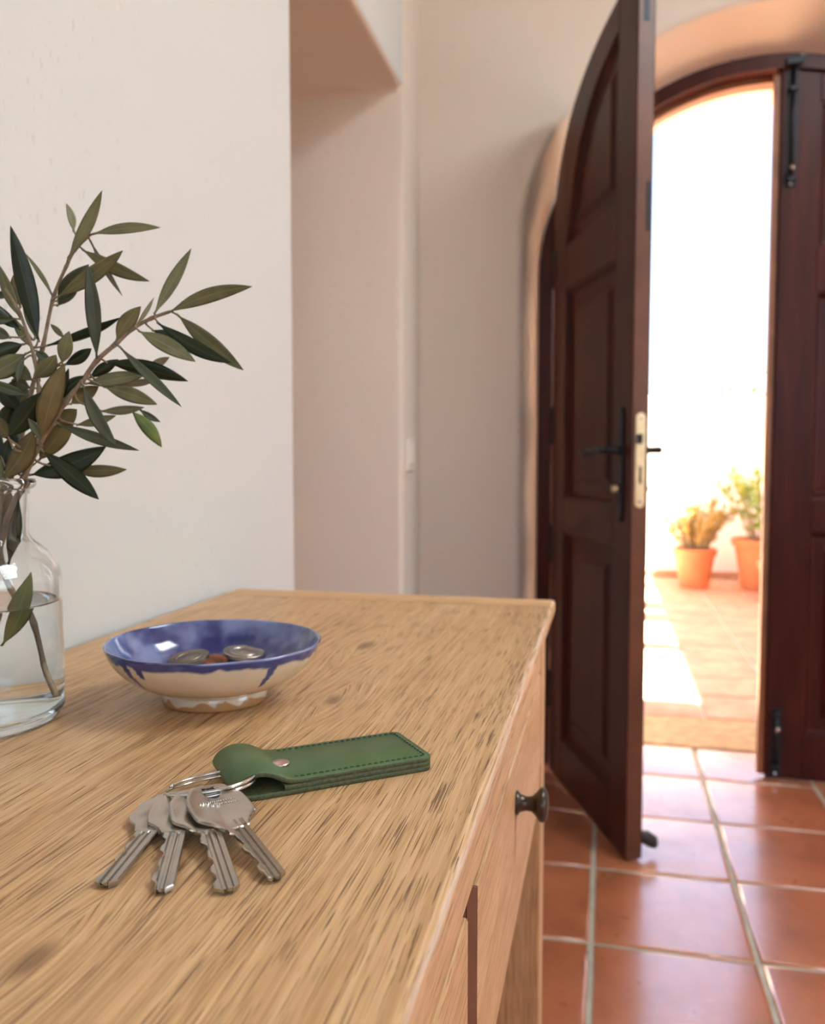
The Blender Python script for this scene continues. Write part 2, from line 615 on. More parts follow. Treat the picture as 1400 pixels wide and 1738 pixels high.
def door_wall():
    rings = []
    def ring(y, grow, P=ARCH, dz=0):
        rings.append([(x, y, z) for x, z in arch_outline(P['cx'], P['a'] + grow, P['b'] + grow, P['zc'], z0=-.02)])
    r = .022
    for k in range(7):
        a = pi / 2 * k / 6
        ring(YW + r * (1 - cos(a)), r * (1 - sin(a)))
    FRM = dict(cx=.90, a=.634, b=.582, zc=1.487)
    ring(2.60, .0, FRM)
    ring(2.70, .0, FRM)
    OUT = dict(cx=.93, a=.66, b=.60, zc=1.55)
    ring(2.72, 0.0, OUT)
    ring(3.17, .0, OUT)
    n = len(rings[0])
    v, f = [], []
    for R in rings: v += R
    for i in range(len(rings) - 1):
        for k in range(n - 1):
            f.append((i * n + k, i * n + k + 1, (i + 1) * n + k + 1, (i + 1) * n + k))
    # front and back faces, as strips out to the wall border
    def border(base, y):
        X0, X1, Z1 = -.10, 3.72, 2.72
        idx = []
        R = v[base:base + n]
        for k, p in enumerate(R):
            if k == 0: q = (X0, y, -.02)
            elif k == n - 1: q = (X1, y, -.02)
            else:
                dx, dz = p[0] - .9, p[2] - 1.2
                t = 1e9
                if dx < 0: t = min(t, (X0 - .9) / dx)
                if dx > 0: t = min(t, (X1 - .9) / dx)
                if dz > 0: t = min(t, (Z1 - 1.2) / dz)
                q = (.9 + dx * t, y, 1.2 + dz * t)
            idx.append(len(v)); v.append(q)
        fs = []
        for k in range(n - 1):
            a, b = idx[k], idx[k + 1]
            pa, pb = v[a], v[b]
            corner = None
            if abs(pa[0] - pb[0]) > 1e-6 and abs(pa[2] - pb[2]) > 1e-6:
                corner = (X0 if min(pa[0], pb[0]) < .9 and abs(min(pa[0], pb[0]) - X0) < 1e-6 else X1, y, Z1)
                c = len(v); v.append(corner)
                fs.append((base + k, base + k + 1, b, c, a))
            else:
                fs.append((base + k, base + k + 1, b, a))
        return fs
    f += border(0, YW)
    f += border((len(rings) - 1) * n, 3.17)
    o = mesh_obj('wall_far', v, f, M['plaster_bounce'])
    auto_smooth(o, 35)
    tag(o, 'warm white wall with the rounded deep arch around the double door', kind='structure')
    return o


door_wall()
o = box('wall_right', 3.60, 3.78, 1.0, YW, -.02, 2.72, M['plaster']); tag(o, kind='structure')


def windowed_wall(name, pts_outer, hole, axis, a, b):
    """wall with one rectangular window opening, four blocks welded into one surface"""
    (u0, w0), (u1, w1) = pts_outer
    (hu0, hw0), (hu1, hw1) = hole
    us, ws = [u0, hu0, hu1, u1], [w0, hw0, hw1, w1]
    v, f = [], []
    vi = {}
    def V(i, j, t):
        k = (i, j, t)
        if k not in vi:
            vi[k] = len(v)
            c = (us[i], ws[j])
            h_ = b if t else a
            v.append((h_, c[0], c[1]) if axis == 'x' else (c[0], h_, c[1]) if axis == 'y' else (c[0], c[1], h_))
        return vi[k]
    for t in (0, 1):
        for i in range(3):
            for j in range(3):
                if i == 1 and j == 1: continue
                f.append((V(i, j, t), V(i + 1, j, t), V(i + 1, j + 1, t), V(i, j + 1, t)))
    for (p, q) in (((1, 1), (2, 1)), ((2, 1), (2, 2)), ((2, 2), (1, 2)), ((1, 2), (1, 1)),
                   ((0, 0), (1, 0)), ((1, 0), (2, 0)), ((2, 0), (3, 0)), ((3, 0), (3, 1)), ((3, 1), (3, 2)), ((3, 2), (3, 3)),
                   ((3, 3), (2, 3)), ((2, 3), (1, 3)), ((1, 3), (0, 3)), ((0, 3), (0, 2)), ((0, 2), (0, 1)), ((0, 1), (0, 0))):
        f.append((V(*p, 0), V(*q, 0), V(*q, 1), V(*p, 1)))
    o = mesh_obj(name, v, f, M['plaster'])
    tag(o, kind='structure')
    return o


bpy.data.objects.remove(bpy.data.objects['wall_right'])
windowed_wall('wall_right', ((-2.38, -.02), (YW, 2.72)), ((-.45, 1.0), (.75, 2.1)), 'x', 3.60, 3.78)
windowed_wall('wall_rear', ((0.0, -.02), (3.6, 2.72)), ((.62, 1.2), (2.08, 2.5)), 'y', -1.72, -1.90)
windowed_wall('ceiling', ((-.05, -2.4), (3.80, 3.17)), ((1.18, .53), (2.32, 1.57)), 'z', 2.72, 2.85)
o = box('sun_cap', 1.08, 2.42, .43, 1.67, 2.851, 2.875, M['pergola']); tag(o, 'opaque white panel added over the ceiling opening to block the sun', kind='structure')  # unseen opaque panel, added to keep direct sun off the table
o = box('sill_sun_stop', -2.6, 3.8, 2.88, 3.17, 2.86, 3.75, M['plaster_out']); tag(o, kind='structure')  # unseen block added to stop sun leaking in beside the sill

# ---- floor: grout bed + individual terracotta tiles
o = box('floor', -1.1, 3.8, -2.4, 2.85, -.06, -.0035, M['grout'])
tag(o, 'grey grout bed of the terracotta tiled floor indoors', kind='structure')
floor = o
TX0, TY0, PX, PY, GAP = .453, 1.637, .308, .314, .0095
TILE_MESH = {}


def tile_mesh(w, h, th, mat, key, var):
    k = (round(w, 4), round(h, 4), th, key, var)
    if k in TILE_MESH: return TILE_MESH[k]
    rnd = random.Random(var * 7 + int(w * 1e4))
    n = 5
    outline = []
    corners = [(-w / 2, -h / 2), (w / 2, -h / 2), (w / 2, h / 2), (-w / 2, h / 2)]
    for i in range(4):
        a, b = corners[i], corners[(i + 1) % 4]
        for j in range(3):
            t = j / 3
            x, y = a[0] + (b[0] - a[0]) * t, a[1] + (b[1] - a[1]) * t
            jit = .0010
            outline.append((x + rnd.uniform(-jit, jit), y + rnd.uniform(-jit, jit)))
    m = len(outline)
    v = []
    for s, z in ((1.0, -th), (1.0, -.0028), (1 - .012, -.0004), (1 - .05, 0.0)):
        v += [(x * s, y * s, z) for x, y in outline]
    v.append((0, 0, 0))
    f = []
    for i in range(3):
        f += [(i * m + k2, i * m + (k2 + 1) % m, (i + 1) * m + (k2 + 1) % m, (i + 1) * m + k2) for k2 in range(m)]
    f += [(3 * m + k2, 3 * m + (k2 + 1) % m, 4 * m) for k2 in range(m)]
    me = bpy.data.meshes.new('tile')
    me.from_pydata(v, [], f)
    me.materials.append(mat)
    for p in me.polygons: p.use_smooth = True
    fix_normals(me)
    TILE_MESH[k] = me
    return me


def lay(parent, rects, x0, y0, px, py, gap, th, mat, key):
    rnd = random.Random(11)
    for (ax, bx, ay, by) in rects:
        i0, i1 = math.floor((ax - x0) / px), math.ceil((bx - x0) / px)
        j0, j1 = math.floor((ay - y0) / py), math.ceil((by - y0) / py)
        for i in range(i0, i1):
            for j in range(j0, j1):
                l, r = max(ax, x0 + i * px + gap / 2), min(bx, x0 + (i + 1) * px - gap / 2)
                b, t = max(ay, y0 + j * py + gap / 2), min(by, y0 + (j + 1) * py - gap / 2)
                if r - l < .02 or t - b < .02: continue
                me = tile_mesh(r - l, t - b, th, mat, key, rnd.randrange(4))
                o = bpy.data.objects.new('tile', me)
                o.location = ((l + r) / 2, (b + t) / 2, rnd.uniform(-.0006, .0006))
                o.rotation_euler = (rnd.uniform(-.0016, .0016), rnd.uniform(-.0016, .0016), rnd.uniform(-.002, .002))
                o.parent = parent
                SC.collection.objects.link(o)


lay(floor, [(TX0, TX0 + 3 * PX, -1.19, 2.85), (.005, TX0, -1.19, YW - .002), (TX0 + 3 * PX, 3.595, -1.19, YW - .002),
            (.275, TX0, YW + .003, 2.85), (TX0 + 3 * PX, 1.525, YW + .003, 2.85), (-.99, -.003, 1.247, 1.951)],
    TX0, TY0, PX, PY, GAP, .006, M['tile'], 'in')

sill = box('door_sill', .27, 1.59, 2.853, 3.185, -.05, .004, M['stone_sill'], bev=.006)
tag(sill, 'tan stone threshold between the indoor tiles and the patio', kind='structure')
sill.name = 'trim_1'

# ---- patio
patio = box('patio_floor', -2.6, 3.2, 3.18, 7.2, -.08, -.007, M['grout_out'])
tag(patio, 'pale grout bed of the terracotta patio outside the door', kind='structure')
lay(patio, [(-1.6, 2.38, 3.19, 7.03)], .219, 3.20, PX, PY, .012, .006, M['tile_out'], 'out')
o = box('patio_wall', -2.6, 3.2, 7.05, 7.25, -.08, 1.44, M['plaster_out'], bev=.012); tag(o, 'low whitewashed wall at the back of the patio', kind='structure')
o = box('patio_side_wall', 2.40, 2.58, 3.17, 7.05, -.08, 3.40, M['plaster_out']); tag(o, kind='structure')
o = box('baseboard_patio', -2.6, 2.40, 7.035, 7.05, 0.0, .055, M['tile_out'], bev=.003); tag(o, 'terracotta skirting along the foot of the patio wall', kind='structure')
o = box('ground', -12, 12, 7.25, 30, -.3, -.08, M['stone_sill']); tag(o, kind='structure')
perg = empty('pergola', (0, 4.5, 3.4), 'white painted pergola beams high over the patio', 'pergola')
for y0, y1 in ((4.08, 4.26), (4.84, 5.16), (5.24, 5.60)):
    box('beam', -2.4, 2.42, y0 - 4.5, y1 - 4.5, 0, .12, M['pergola'], perg, bev=.005)

# ================================================================== DOOR FRAME
def arch_band(name, y0, y1, inner, outer, mat, parent=None, z0=0.0):
    A = arch_outline(**inner, z0=z0)
    B = arch_outline(**outer, z0=z0)
    n = len(A)
    v = [(x, y0, z) for x, z in A] + [(x, y0, z) for x, z in B] + [(x, y1, z) for x, z in A] + [(x, y1, z) for x, z in B]
    f = []
    for k in range(n - 1):
        f.append((k, k + 1, n + k + 1, n + k))
        f.append((2 * n + k, 3 * n + k, 3 * n + k + 1, 2 * n + k + 1))
        f.append((k, 2 * n + k, 2 * n + k + 1, k + 1))
        f.append((n + k, n + k + 1, 3 * n + k + 1, 3 * n + k))
    f.append((0, n, 3 * n, 2 * n)); f.append((n - 1, 3 * n - 1, 4 * n - 1, 2 * n - 1))
    o = mesh_obj(name, v, f, mat, parent)
    auto_smooth(o, 35)
    return o


fr = empty('trim_2', (0, 0, 0), 'dark mahogany arched frame around the double door')
fr['kind'] = 'structure'
IN = dict(cx=.90, a=.592, b=.545, zc=1.485)
OUTF = dict(cx=.90, a=.659, b=.600, zc=1.485)
arch_band('frame', 2.600, 2.655, IN, OUTF, M['wood_dark'], fr)
arch_band('rebate', 2.655, 2.705, dict(cx=.90, a=.578, b=.528, zc=1.485), OUTF, M['wood_edge'], fr)
# small screw caps on the frame
for (x, z) in ((.80, 2.058), (.985, 2.060)):
    v, f = tube_data([(x, 2.597, z), (x, 2.602, z)], .005, 10)
    mesh_obj('screw', v, f, M['knob'], fr, smooth=False)


# ================================================================== DOOR LEAVES
def table_fn(T):
    """smooth curve through the points of table T (monotone x)"""
    P = smooth_path([(x, 0, z) for x, z in T], 10)
    def fn(x):
        if x <= P[0].x: return P[0].z
        for i in range(len(P) - 1):
            if P[i].x <= x <= P[i + 1].x and P[i + 1].x > P[i].x:
                return P[i].z + (P[i + 1].z - P[i].z) * (x - P[i].x) / (P[i + 1].x - P[i].x)
        return P[-1].z
    return fn


# x measured from the meeting edge (0) to the hinge edge
leaf_top = table_fn([(0, 2.030), (.121, 2.014), (.256, 1.983), (.372, 1.936), (.470, 1.872), (.540, 1.790), (.585, 1.700), (.600, 1.650)])
panel_top = table_fn([(0, 1.945), (.115, 1.934), (.170, 1.919), (.240, 1.892), (.311, 1.848), (.376, 1.783), (.425, 1.700), (.460, 1.600), (.484, 1.500), (.52, 1.40)])


LW = .600   # leaf width


def make_leaf(door, th):
    """Leaf in local coordinates: s=+x from hinge edge, room face at y=0, body towards +y (thickness th), z up."""
    W = M['wood_dark']
    top = lambda s: leaf_top(LW - s)
    zb = .006
    def part(name, pts):
        return prism(name, pts, 'y', 0.0, th, W, door, bev=.0022, seg=2)
    def strip(name, cols):
        """cols: (s, z low, z high)"""
        v, f = [], []
        n = len(cols)
        for s, a, c in cols: v += [(s, 0, a), (s, 0, c), (s, th, a), (s, th, c)]
        for k in range(n - 1):
            p, q = 4 * k, 4 * k + 4
            f += [(p, p + 1, q + 1, q), (p + 2, q + 2, q + 3, p + 3), (p + 1, p + 3, q + 3, q + 1), (p, q, q + 2, p + 2)]
        f += [(0, 2, 3, 1), (4 * n - 4, 4 * n - 3, 4 * n - 1, 4 * n - 2)]
        return bevel(mesh_obj(name, v, f, W, door), .0022)
    S0, S1 = .118, .490
    strip('stile', [(S0 * k / 12, zb, top(S0 * k / 12)) for k in range(13)])
    strip('stile', [(S1 + (LW - S1) * k / 6, zb, top(S1 + (LW - S1) * k / 6)) for k in range(7)])
    strip('head_rail', [(s, max(1.53, panel_top(LW - s)), top(s)) for s in [S0 + (S1 - S0) * k / 26 for k in range(27)]])
    rails = ((zb, .135), (.735, .830), (1.412, 1.535))
    for z0, z1 in rails:
        part('rail', [(S0, z0), (S1, z0), (S1, z1), (S0, z1)])
    # raised and fielded panels, on both faces
    def panel(z0, z1, arched):
        def outline(m):
            a, b = S0 + m, S1 - m
            pts = [(a, z0 + m), (b, z0 + m)]
            n = 16
            for k in range(n + 1):
                s = b + (a - b) * k / n
                if arched:
                    zz = panel_top(LW - s + m * .9) - m * .7
                    zz = max(zz, z0 + m + .002)
                else:
                    zz = z1 - m
                pts.append((s, zz))
            return pts
        v, f = [], []
        steps = [(-.006, .013), (.0, .0045), (.006, .0045), (.014, .015), (.020, .0165), (.050, .0150), (.066, .0065), (.072, .0065)]
        n = None
        side = []
        for face in (0, 1):
            base = len(v)
            for m, d in steps:
                P = outline(m)
                n = len(P)
                v += [(s, d if face == 0 else th - d, z) for s, z in P]
            for i in range(len(steps) - 1):
                for k in range(n):
                    q = (base + i * n + k, base + i * n + (k + 1) % n, base + (i + 1) * n + (k + 1) % n, base + (i + 1) * n + k)
                    f.append(q)
            f.append(tuple(base + (len(steps) - 1) * n + k for k in range(n)))
            side.append(base)
        for k in range(n):
            f.append((side[0] + k, side[0] + (k + 1) % n, side[1] + (k + 1) % n, side[1] + k))
        o = mesh_obj('panel', v, f, W, door)
    panel(1.535, 2.0, True)
    panel(.830, 1.412, False)
    panel(.135, .735, False)


# left leaf: stands open into the room
TH = .042
HX, HY = .312, 2.552
ang = math.atan2(2.0013 - HY, .5202 - HX)
door_l = empty('door_1', (HX, HY, 0), 'dark mahogany arched door leaf standing open into the room, with black lever handle')
door_l['kind'] = 'structure'
door_l.rotation_euler = (0, 0, ang)
make_leaf(door_l, TH)

box('lit_edge_strip', LW - .0010, LW + .0004, .003, TH - .003, .010, 2.020, M['wood_edge2'], door_l)  # thin added strip carrying the edge's orange light as colour
# lever handle with long plate on both faces
def handle_set(parent, face):
    """face=0 room side (y=0, sticks out to -y); face=1 outer side"""
    sg = -1 if face == 0 else 1
    y0 = 0.0 if face == 0 else TH
    s = .545
    h = empty('handle', (0, 0, 0)); h.parent = parent
    pts = []
    for k in range(21):                     # long shaped back plate
        t = k / 20
        z = .795 + .265 * t
        w = .0135 if .12 < t < .88 else .0135 * (.45 + .55 * sin(min(t, 1 - t) / .12 * pi / 2))
        if .40 < t < .45 or .74 < t < .78: w *= .86
        pts.append((s + w, z))
    pts = pts + [(2 * s - p[0], p[1]) for p in pts[::-1]]
    prism('back_plate', pts, 'y', y0, y0 + sg * .006, M['iron'], h, bev=.0016)
    v, f = tube_data([(s, y0, .962), (s, y0 + sg * .012, .962), (s, y0 + sg * .046, .962)], [.013, .009, .008], 14)
    mesh_obj('spindle', v, f, M['iron'], h, smooth=True)
    L = [(s + .004, .962), (s - .012, .963), (s - .035, .963), (s - .060, .960), (s - .085, .957), (s - .105, .956), (s - .118, .957), (s - .126, .959)]
    R = [.009, .0085, .0072, .0068, .0080, .0105, .0110, .0055]
    v, f = tube_data(smooth_path([(a, y0 + sg * .048, z) for a, z in L], 3),
                     [R[min(i // 3, 7)] + (R[min(i // 3 + 1, 7)] - R[min(i // 3, 7)]) * (i % 3) / 3 for i in range(22)], 12)
    mesh_obj('lever', v, f, M['iron'], h, smooth=True)
    v, f = tube_data([(s, y0 + sg * .004, .872), (s, y0 + sg * .022, .872)], .0085, 14)
    mesh_obj('key_cylinder', v, f, M['brass_plate'], h, smooth=True)
    return h


handle_set(door_l, 0)
handle_set(door_l, 1)
lp = empty('lock_plate', (0, 0, 0)); lp.parent = door_l
pts = []
for k in range(13):
    a = pi * k / 12
    pts.append((.0215 + .0115 * cos(a), 1.034 + .0115 * sin(a)))
for k in range(13):
    a = pi + pi * k / 12
    pts.append((.0215 + .0115 * cos(a), .842 + .0115 * sin(a)))
prism('face_plate', pts, 'x', LW - .001, LW + .0025, M['brass_plate'], lp, bev=.0006)
box('latch_bolt', LW, LW + .010, .0125, .0240, .976, .998, M['iron'], lp, bev=.002)
box('dead_bolt', LW + .001, LW + .0035, .0185, .0245, .885, .925, M['knob'], lp, bev=.0008)
for z in (1.032, .844):
    v, f = tube_data([(LW + .001, .0215, z), (LW + .0036, .0215, z)], .004, 10)
    mesh_obj('screw', v, f, M['steel'], lp)
fb = box('flush_bolt', LW - .001, LW + .0015, .014, .027, 1.905, 2.000, M['iron'], door_l, bev=.001)
box('bolt_keep', LW - .001, LW + .0012, .026, .036, 1.45, 1.56, M['iron'], door_l, bev=.001)
# hinges on the frame side
for z in (1.50, 1.04, .69, .25):
    h = empty('hinge', (-.010, .004, z)); h.parent = door_l
    v, f = tube_data([(0, 0, -.045), (0, 0, .0), (0, 0, .045)], .0075, 12)
    mesh_obj('hinge_barrel', v, f, M['iron'], h, smooth=True)
    for zz in (-.050, .050):
        v, f = tube_data([(0, 0, zz - .006), (0, 0, zz), (0, 0, zz + .006)], [.006, .0085, .004], 12)
        mesh_obj('finial', v, f, M['iron'], h, smooth=True)
    box('hinge_leaf', .004, .034, -.0065, -.0035, -.045, .045, M['iron'], h, bev=.001)
# foot bolt housing low on the outer face
v, f = tube_data([(.575, TH - .002, .050), (.575, TH + .018, .046), (.575, TH + .036, .034), (.575, TH + .044, .022)], [.012, .017, .016, .008], 12)
mesh_obj('door_stop', v, f, M['doorstop'], door_l, smooth=True)

# right leaf: closed
door_r = empty('door_2', (.937 + LW, 2.612, 0), 'dark mahogany arched door leaf that stays shut at the right, with black surface bolts')
door_r['kind'] = 'structure'
# the same leaf mirrored: hinge edge at the right
n_before = set(bpy.data.objects)
make_leaf(door_r, TH)
for o in [q for q in bpy.data.objects if q not in n_before]:
    for vv in o.data.vertices:
        vv.co.x = -LW + (-vv.co.x + LW) * .925
    fix_normals(o.data)
# meeting stile lip, proud of the leaf edge
box('meeting_strip', -LW - .020, -LW, .012, .036, .012, 2.035, M['wood_edge'], door_r, bev=.003)
box('strike_plate', -LW - .0225, -LW - .0198, .015, .033, .86, 1.03, M['brass_plate'], door_r, bev=.001)

def surface_bolt(z0, z1, up):
    b = empty('bolt', (-LW + .027, 0, 0)); b.parent = door_r
    box('bolt_plate', -.0150, .0150, -.004, .001, z0, z1, M['iron'], b, bev=.0015)
    v, f = tube_data([(0, -.012, z0 + .02), (0, -.012, z1 + (.006 if up else -.006))], .0062, 12)
    mesh_obj('bolt_rod', v, f, M['iron'], b, smooth=True)
    zk = z0 + .045 if up else z1 - .055
    v, f = tube_data([(0, -.010, zk), (0, -.024, zk), (0, -.030, zk)], [.005, .0055, .0085], 12)
    mesh_obj('bolt_knob', v, f, M['steel'], b, smooth=True)
    for z in ((z0 + .018, z1 - .06) if up else (z1 - .018, z0 + .03)):
        box('bolt_guide', -.0115, .0115, -.020, -.003, z - .007, z + .007, M['iron'], b, bev=.003)
    for z in (z0 + .007, z1 - .03):
        v, f = tube_data([(0, -.003, z), (0, -.0062, z)], .0042, 10)
        mesh_obj('screw', v, f, M['steel'], b)
    return b


surface_bolt(1.705, 2.030, True)
surface_bolt(.016, .215, False)
# iron keeper on the frame head above the upper bolt
box('keeper', .964 - .022, .964 + .022, 2.588, 2.601, 2.032, 2.052, M['iron'], fr, bev=.002)

# ---- wall switch seen edge-on
sw = empty('light_switch', (-.0195, 2.10, .952), 'small white light switch on the narrow wall strip left of the arch', 'switch')
box('switch_plate', 0.0, .010, -.040, .040, -.040, .040, M['switch'], sw, bev=.004)
box('rocker', .009, .014, -.022, .022, -.026, .026, M['switch'], sw, bev=.002)

# ================================================================== CONSOLE TABLE
TT = .775
tb = empty('console_table', (.21, .44, 0), 'light oak console table against the white wall, drawers with a dark round knob', 'table')
OX, OY = .21, .44


def tbox(name, x0, x1, y0, y1, z0, z1, mat, bev=0.0, parent=None, seg=2):
    return box(name, x0 - OX, x1 - OX, y0 - OY, y1 - OY, z0, z1, mat, parent or tb, bev, seg)


def slab(name, x0, x1, y0, y1, mat):
    """board with an eased front edge and moulded underside; knots need world metres, so origin sits at world origin"""
    zt, zb = TT, TT - .030
    prof = [(x0, zb), (x0, zt)]
    R = .0042
    for k in range(5):
        a = pi / 2 - pi / 2 * k / 4
        prof.append((x1 - R + R * cos(a), zt - R + R * sin(a)))
    prof += [(x1, zt - .012), (x1 - .0012, zt - .018), (x1 - .0045, zt - .0245), (x1 - .010, zb)]
    n = len(prof)
    ys = [y0 + (y1 - y0) * k / 60 for k in range(61)]
    v, f = [], []
    rnd = random.Random(3)
    for i, y in enumerate(ys):
        for k, (x, z) in enumerate(prof):
            dx = dz = 0
            if 2 <= k <= 6:                       # worn, slightly uneven arris
                w = noise.noise(Vector((y * 14, 2.0, 0))) * .0008 + noise.noise(Vector((y * 60, 7.0, 0))) * .00035
                dx, dz = -abs(w) * (k - 1) / 5, -abs(w) * (7 - k) / 5
            v.append((x + dx, y, z + dz))
    for i in range(len(ys) - 1):
        for k in range(n):
            f.append((i * n + k, i * n + (k + 1) % n, (i + 1) * n + (k + 1) % n, (i + 1) * n + k))
    f.append(tuple(range(n))); f.append(tuple(range(len(ys) * n - 1, (len(ys) - 1) * n - 1, -1)))
    o = mesh_obj(name, v, f, mat, tb)
    o.location = (-OX, -OY, 0)
    auto_smooth(o, 40)
    return o


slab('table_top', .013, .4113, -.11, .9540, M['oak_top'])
slab('breadboard_end', .013, .4118, .9560, 1.003, M['oak_end'])
slab('breadboard_end', .013, .4113, -.158, -.1108, M['oak_end'])
FX = .402
tbox('front_rail', .380, FX - .002, -.060, .937, .7085, .7445, M['oak_y'], .0008)
tbox('front_rail', .380, FX - .002, -.060, .937, .556, .6045, M['oak_y'], .0015)
tbox('divider', .370, FX - .010, .4185, .4475, .6045, .7085, M['oak_reddish'], .0008)
tbox('divider_bead', FX - .011, FX - .007, .4270, .4390, .6050, .7080, M['oak_reddish'], .0012)
for (y0, y1) in ((.4495, .9230), (-.050, .4165)):
    d = empty('drawer', (FX - OX, (y0 + y1) / 2 - OY, .657)); d.parent = tb
    hw = (y1 - y0) / 2
    box('drawer_front', -.020, .0, -hw, hw, -.0505, .0495, M['oak_y'], d, bev=.0018)
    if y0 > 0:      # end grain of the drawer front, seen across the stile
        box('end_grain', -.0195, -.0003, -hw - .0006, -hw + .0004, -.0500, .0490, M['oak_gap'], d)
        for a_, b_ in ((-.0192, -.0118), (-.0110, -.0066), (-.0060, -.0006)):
            box('end_grain', a_, b_, -hw - .0012, -hw - .0004, -.0500, .0490, M['oak_reddish'], d)
    box('drawer_box', -.32, -.020, -hw + .012, hw - .012, -.045, .040, M['oak_y'], d)
    if y0 > 0:
        kn = lathe('drawer_knob', [(0, 0), (.0095, 0), (.0095, .0015), (.0070, .0035), (.0055, .0080), (.0060, .0125), (.0095, .0160),
                                   (.0125, .0180), (.0134, .0205), (.0128, .0228), (.0090, .0246), (.0040, .0253), (0, .0255)], M['knob'], d, n=40)
        kn.rotation_euler = (0, radians(90), 0)
        kn.location = (0, .658 - (y0 + y1) / 2, .669 - .657)
        tag(kn, 'dark bronze round knob')
tbox('side_apron', .060, .360, .955, .975, .556, .7445, M['oak_y'], .001)
tbox('side_apron', .060, .360, -.115, -.095, .556, .7445, M['oak_y'], .001)
tbox('back_apron', .030, .048, -.08, .935, .556, .7445, M['oak_y'], .001)
for x0, x1 in ((.354, FX), (.020, .068)):
    for y0, y1 in ((.937, .987), (-.125, -.072)):
        tbox('leg', x0, x1, y0, y1, 0.0, .7445, M['oak_z'], .002)

# ================================================================== BOTTLE
BX, BY = .079, .452
bot = empty('glass_bottle', (BX, BY, TT), 'clear wide glass bottle half full of water holding olive branches', 'bottle')
outer = [(0, .0015), (.030, .0015), (.046, .0), (.0515, .0015), (.0545, .006), (.0552, .012), (.0552, .050), (.0549, .085), (.0546, .0925), (.0530, .098),
         (.0488, .1047), (.0430, .1105), (.0385, .1145), (.0362, .1195), (.0364, .128), (.0372, .138), (.0376, .1455), (.0395, .1470), (.0412, .1490), (.0414, .1510), (.0405, .1530)]
inner = [(.0372, .1535), (.0352, .1520), (.0350, .1460), (.0347, .138), (.0340, .128), (.0338, .1195), (.0358, .1138), (.0405, .1085), (.0462, .1025), (.0503, .0960),
         (.0520, .0915), (.0524, .085), (.0527, .050), (.0527, .014), (.0505, .0095), (.0440, .0078), (.020, .0095), (0, .0098)]


def densify(P, n=3):
    out = []
    m = len(P)
    for i in range(m - 1):
        p0, p1, p2, p3 = [Vector((*q, 0)) for q in (P[max(i - 1, 0)], P[i], P[i + 1], P[min(i + 2, m - 1)])]
        for k in range(n):
            t = k / n
            q = 0.5 * ((2 * p1) + (p2 - p0) * t + (2 * p0 - 5 * p1 + 4 * p2 - p3) * t * t + (3 * p1 - p0 - 3 * p2 + p3) * t ** 3)
            out.append((max(q.x, 0), q.y))
    out.append(P[-1])
    return out


WZ = .0757
P_OUT = densify(outer, 3)
P_IN = densify(inner, 3)
# cut the inner profile exactly at the water line
for q in range(len(P_IN) - 1):
    if P_IN[q][1] > WZ >= P_IN[q + 1][1] and P_IN[q][0] > .04:
        t = (P_IN[q][1] - WZ) / (P_IN[q][1] - P_IN[q + 1][1])
        P_IN.insert(q + 1, (P_IN[q][0] + (P_IN[q + 1][0] - P_IN[q][0]) * t, WZ))
        WCUT = len(P_OUT) + q + 1
        WR = P_IN[q + 1][0]
        break
gl = lathe('bottle_body', P_OUT + P_IN, None, bot, n=96, mats=[M['glass'], M['wet_glass']], mi_fn=lambda i: 1 if i >= WCUT else 0)
# the water's free surface with its meniscus creeping up the glass; its sides are the wetted glass
lathe('water', [(WR - .00002, WZ + .0008), (WR - .0006, WZ + .0002), (WR - .0018, WZ - .0001), (.030, WZ - .0002), (0, WZ - .0002)], M['water'], bot, n=96)

# ================================================================== OLIVE BRANCHES
STEMS={
 'A':[(0.0855,0.4590,0.8247),(0.0885,0.4588,0.8430),(0.0966,0.4586,0.8770),(0.1048,0.4581,0.9034),(0.1137,0.4616,0.9270),(0.1215,0.4645,0.9459),(0.1300,0.4674,0.9612),(0.1395,0.4706,0.9765),(0.1486,0.4734,0.9883),(0.1588,0.4744,1.0011),(0.1690,0.4795,1.0119),(0.1782,0.4842,1.0217),(0.1896,0.4873,1.0282),(0.2002,0.4899,1.0321)],
 'B':[(0.0821,0.4685,0.8902),(0.0927,0.4704,0.9146),(0.1008,0.4716,0.9364),(0.1077,0.4728,0.9628),(0.1142,0.4714,0.9829),(0.1221,0.4729,1.0101),(0.1281,0.4762,1.0410),(0.1372,0.4774,1.0607),(0.1428,0.4794,1.0714),(0.1517,0.4820,1.0802)],
 'C':[(0.1422,0.4495,0.7961),(0.1323,0.4505,0.8149),(0.1222,0.4518,0.8393),(0.1086,0.4541,0.8604),(0.1022,0.4556,0.8743),(0.0999,0.4559,0.8874),(0.1002,0.4572,0.9072),(0.1034,0.4573,0.9291),(0.1152,0.4582,0.9341),(0.1246,0.4614,0.9505),(0.1254,0.4635,0.9798),(0.1235,0.4625,1.0029),(0.1200,0.4624,1.0146),(0.1133,0.4639,1.0301),(0.1017,0.4664,1.0461)],
}
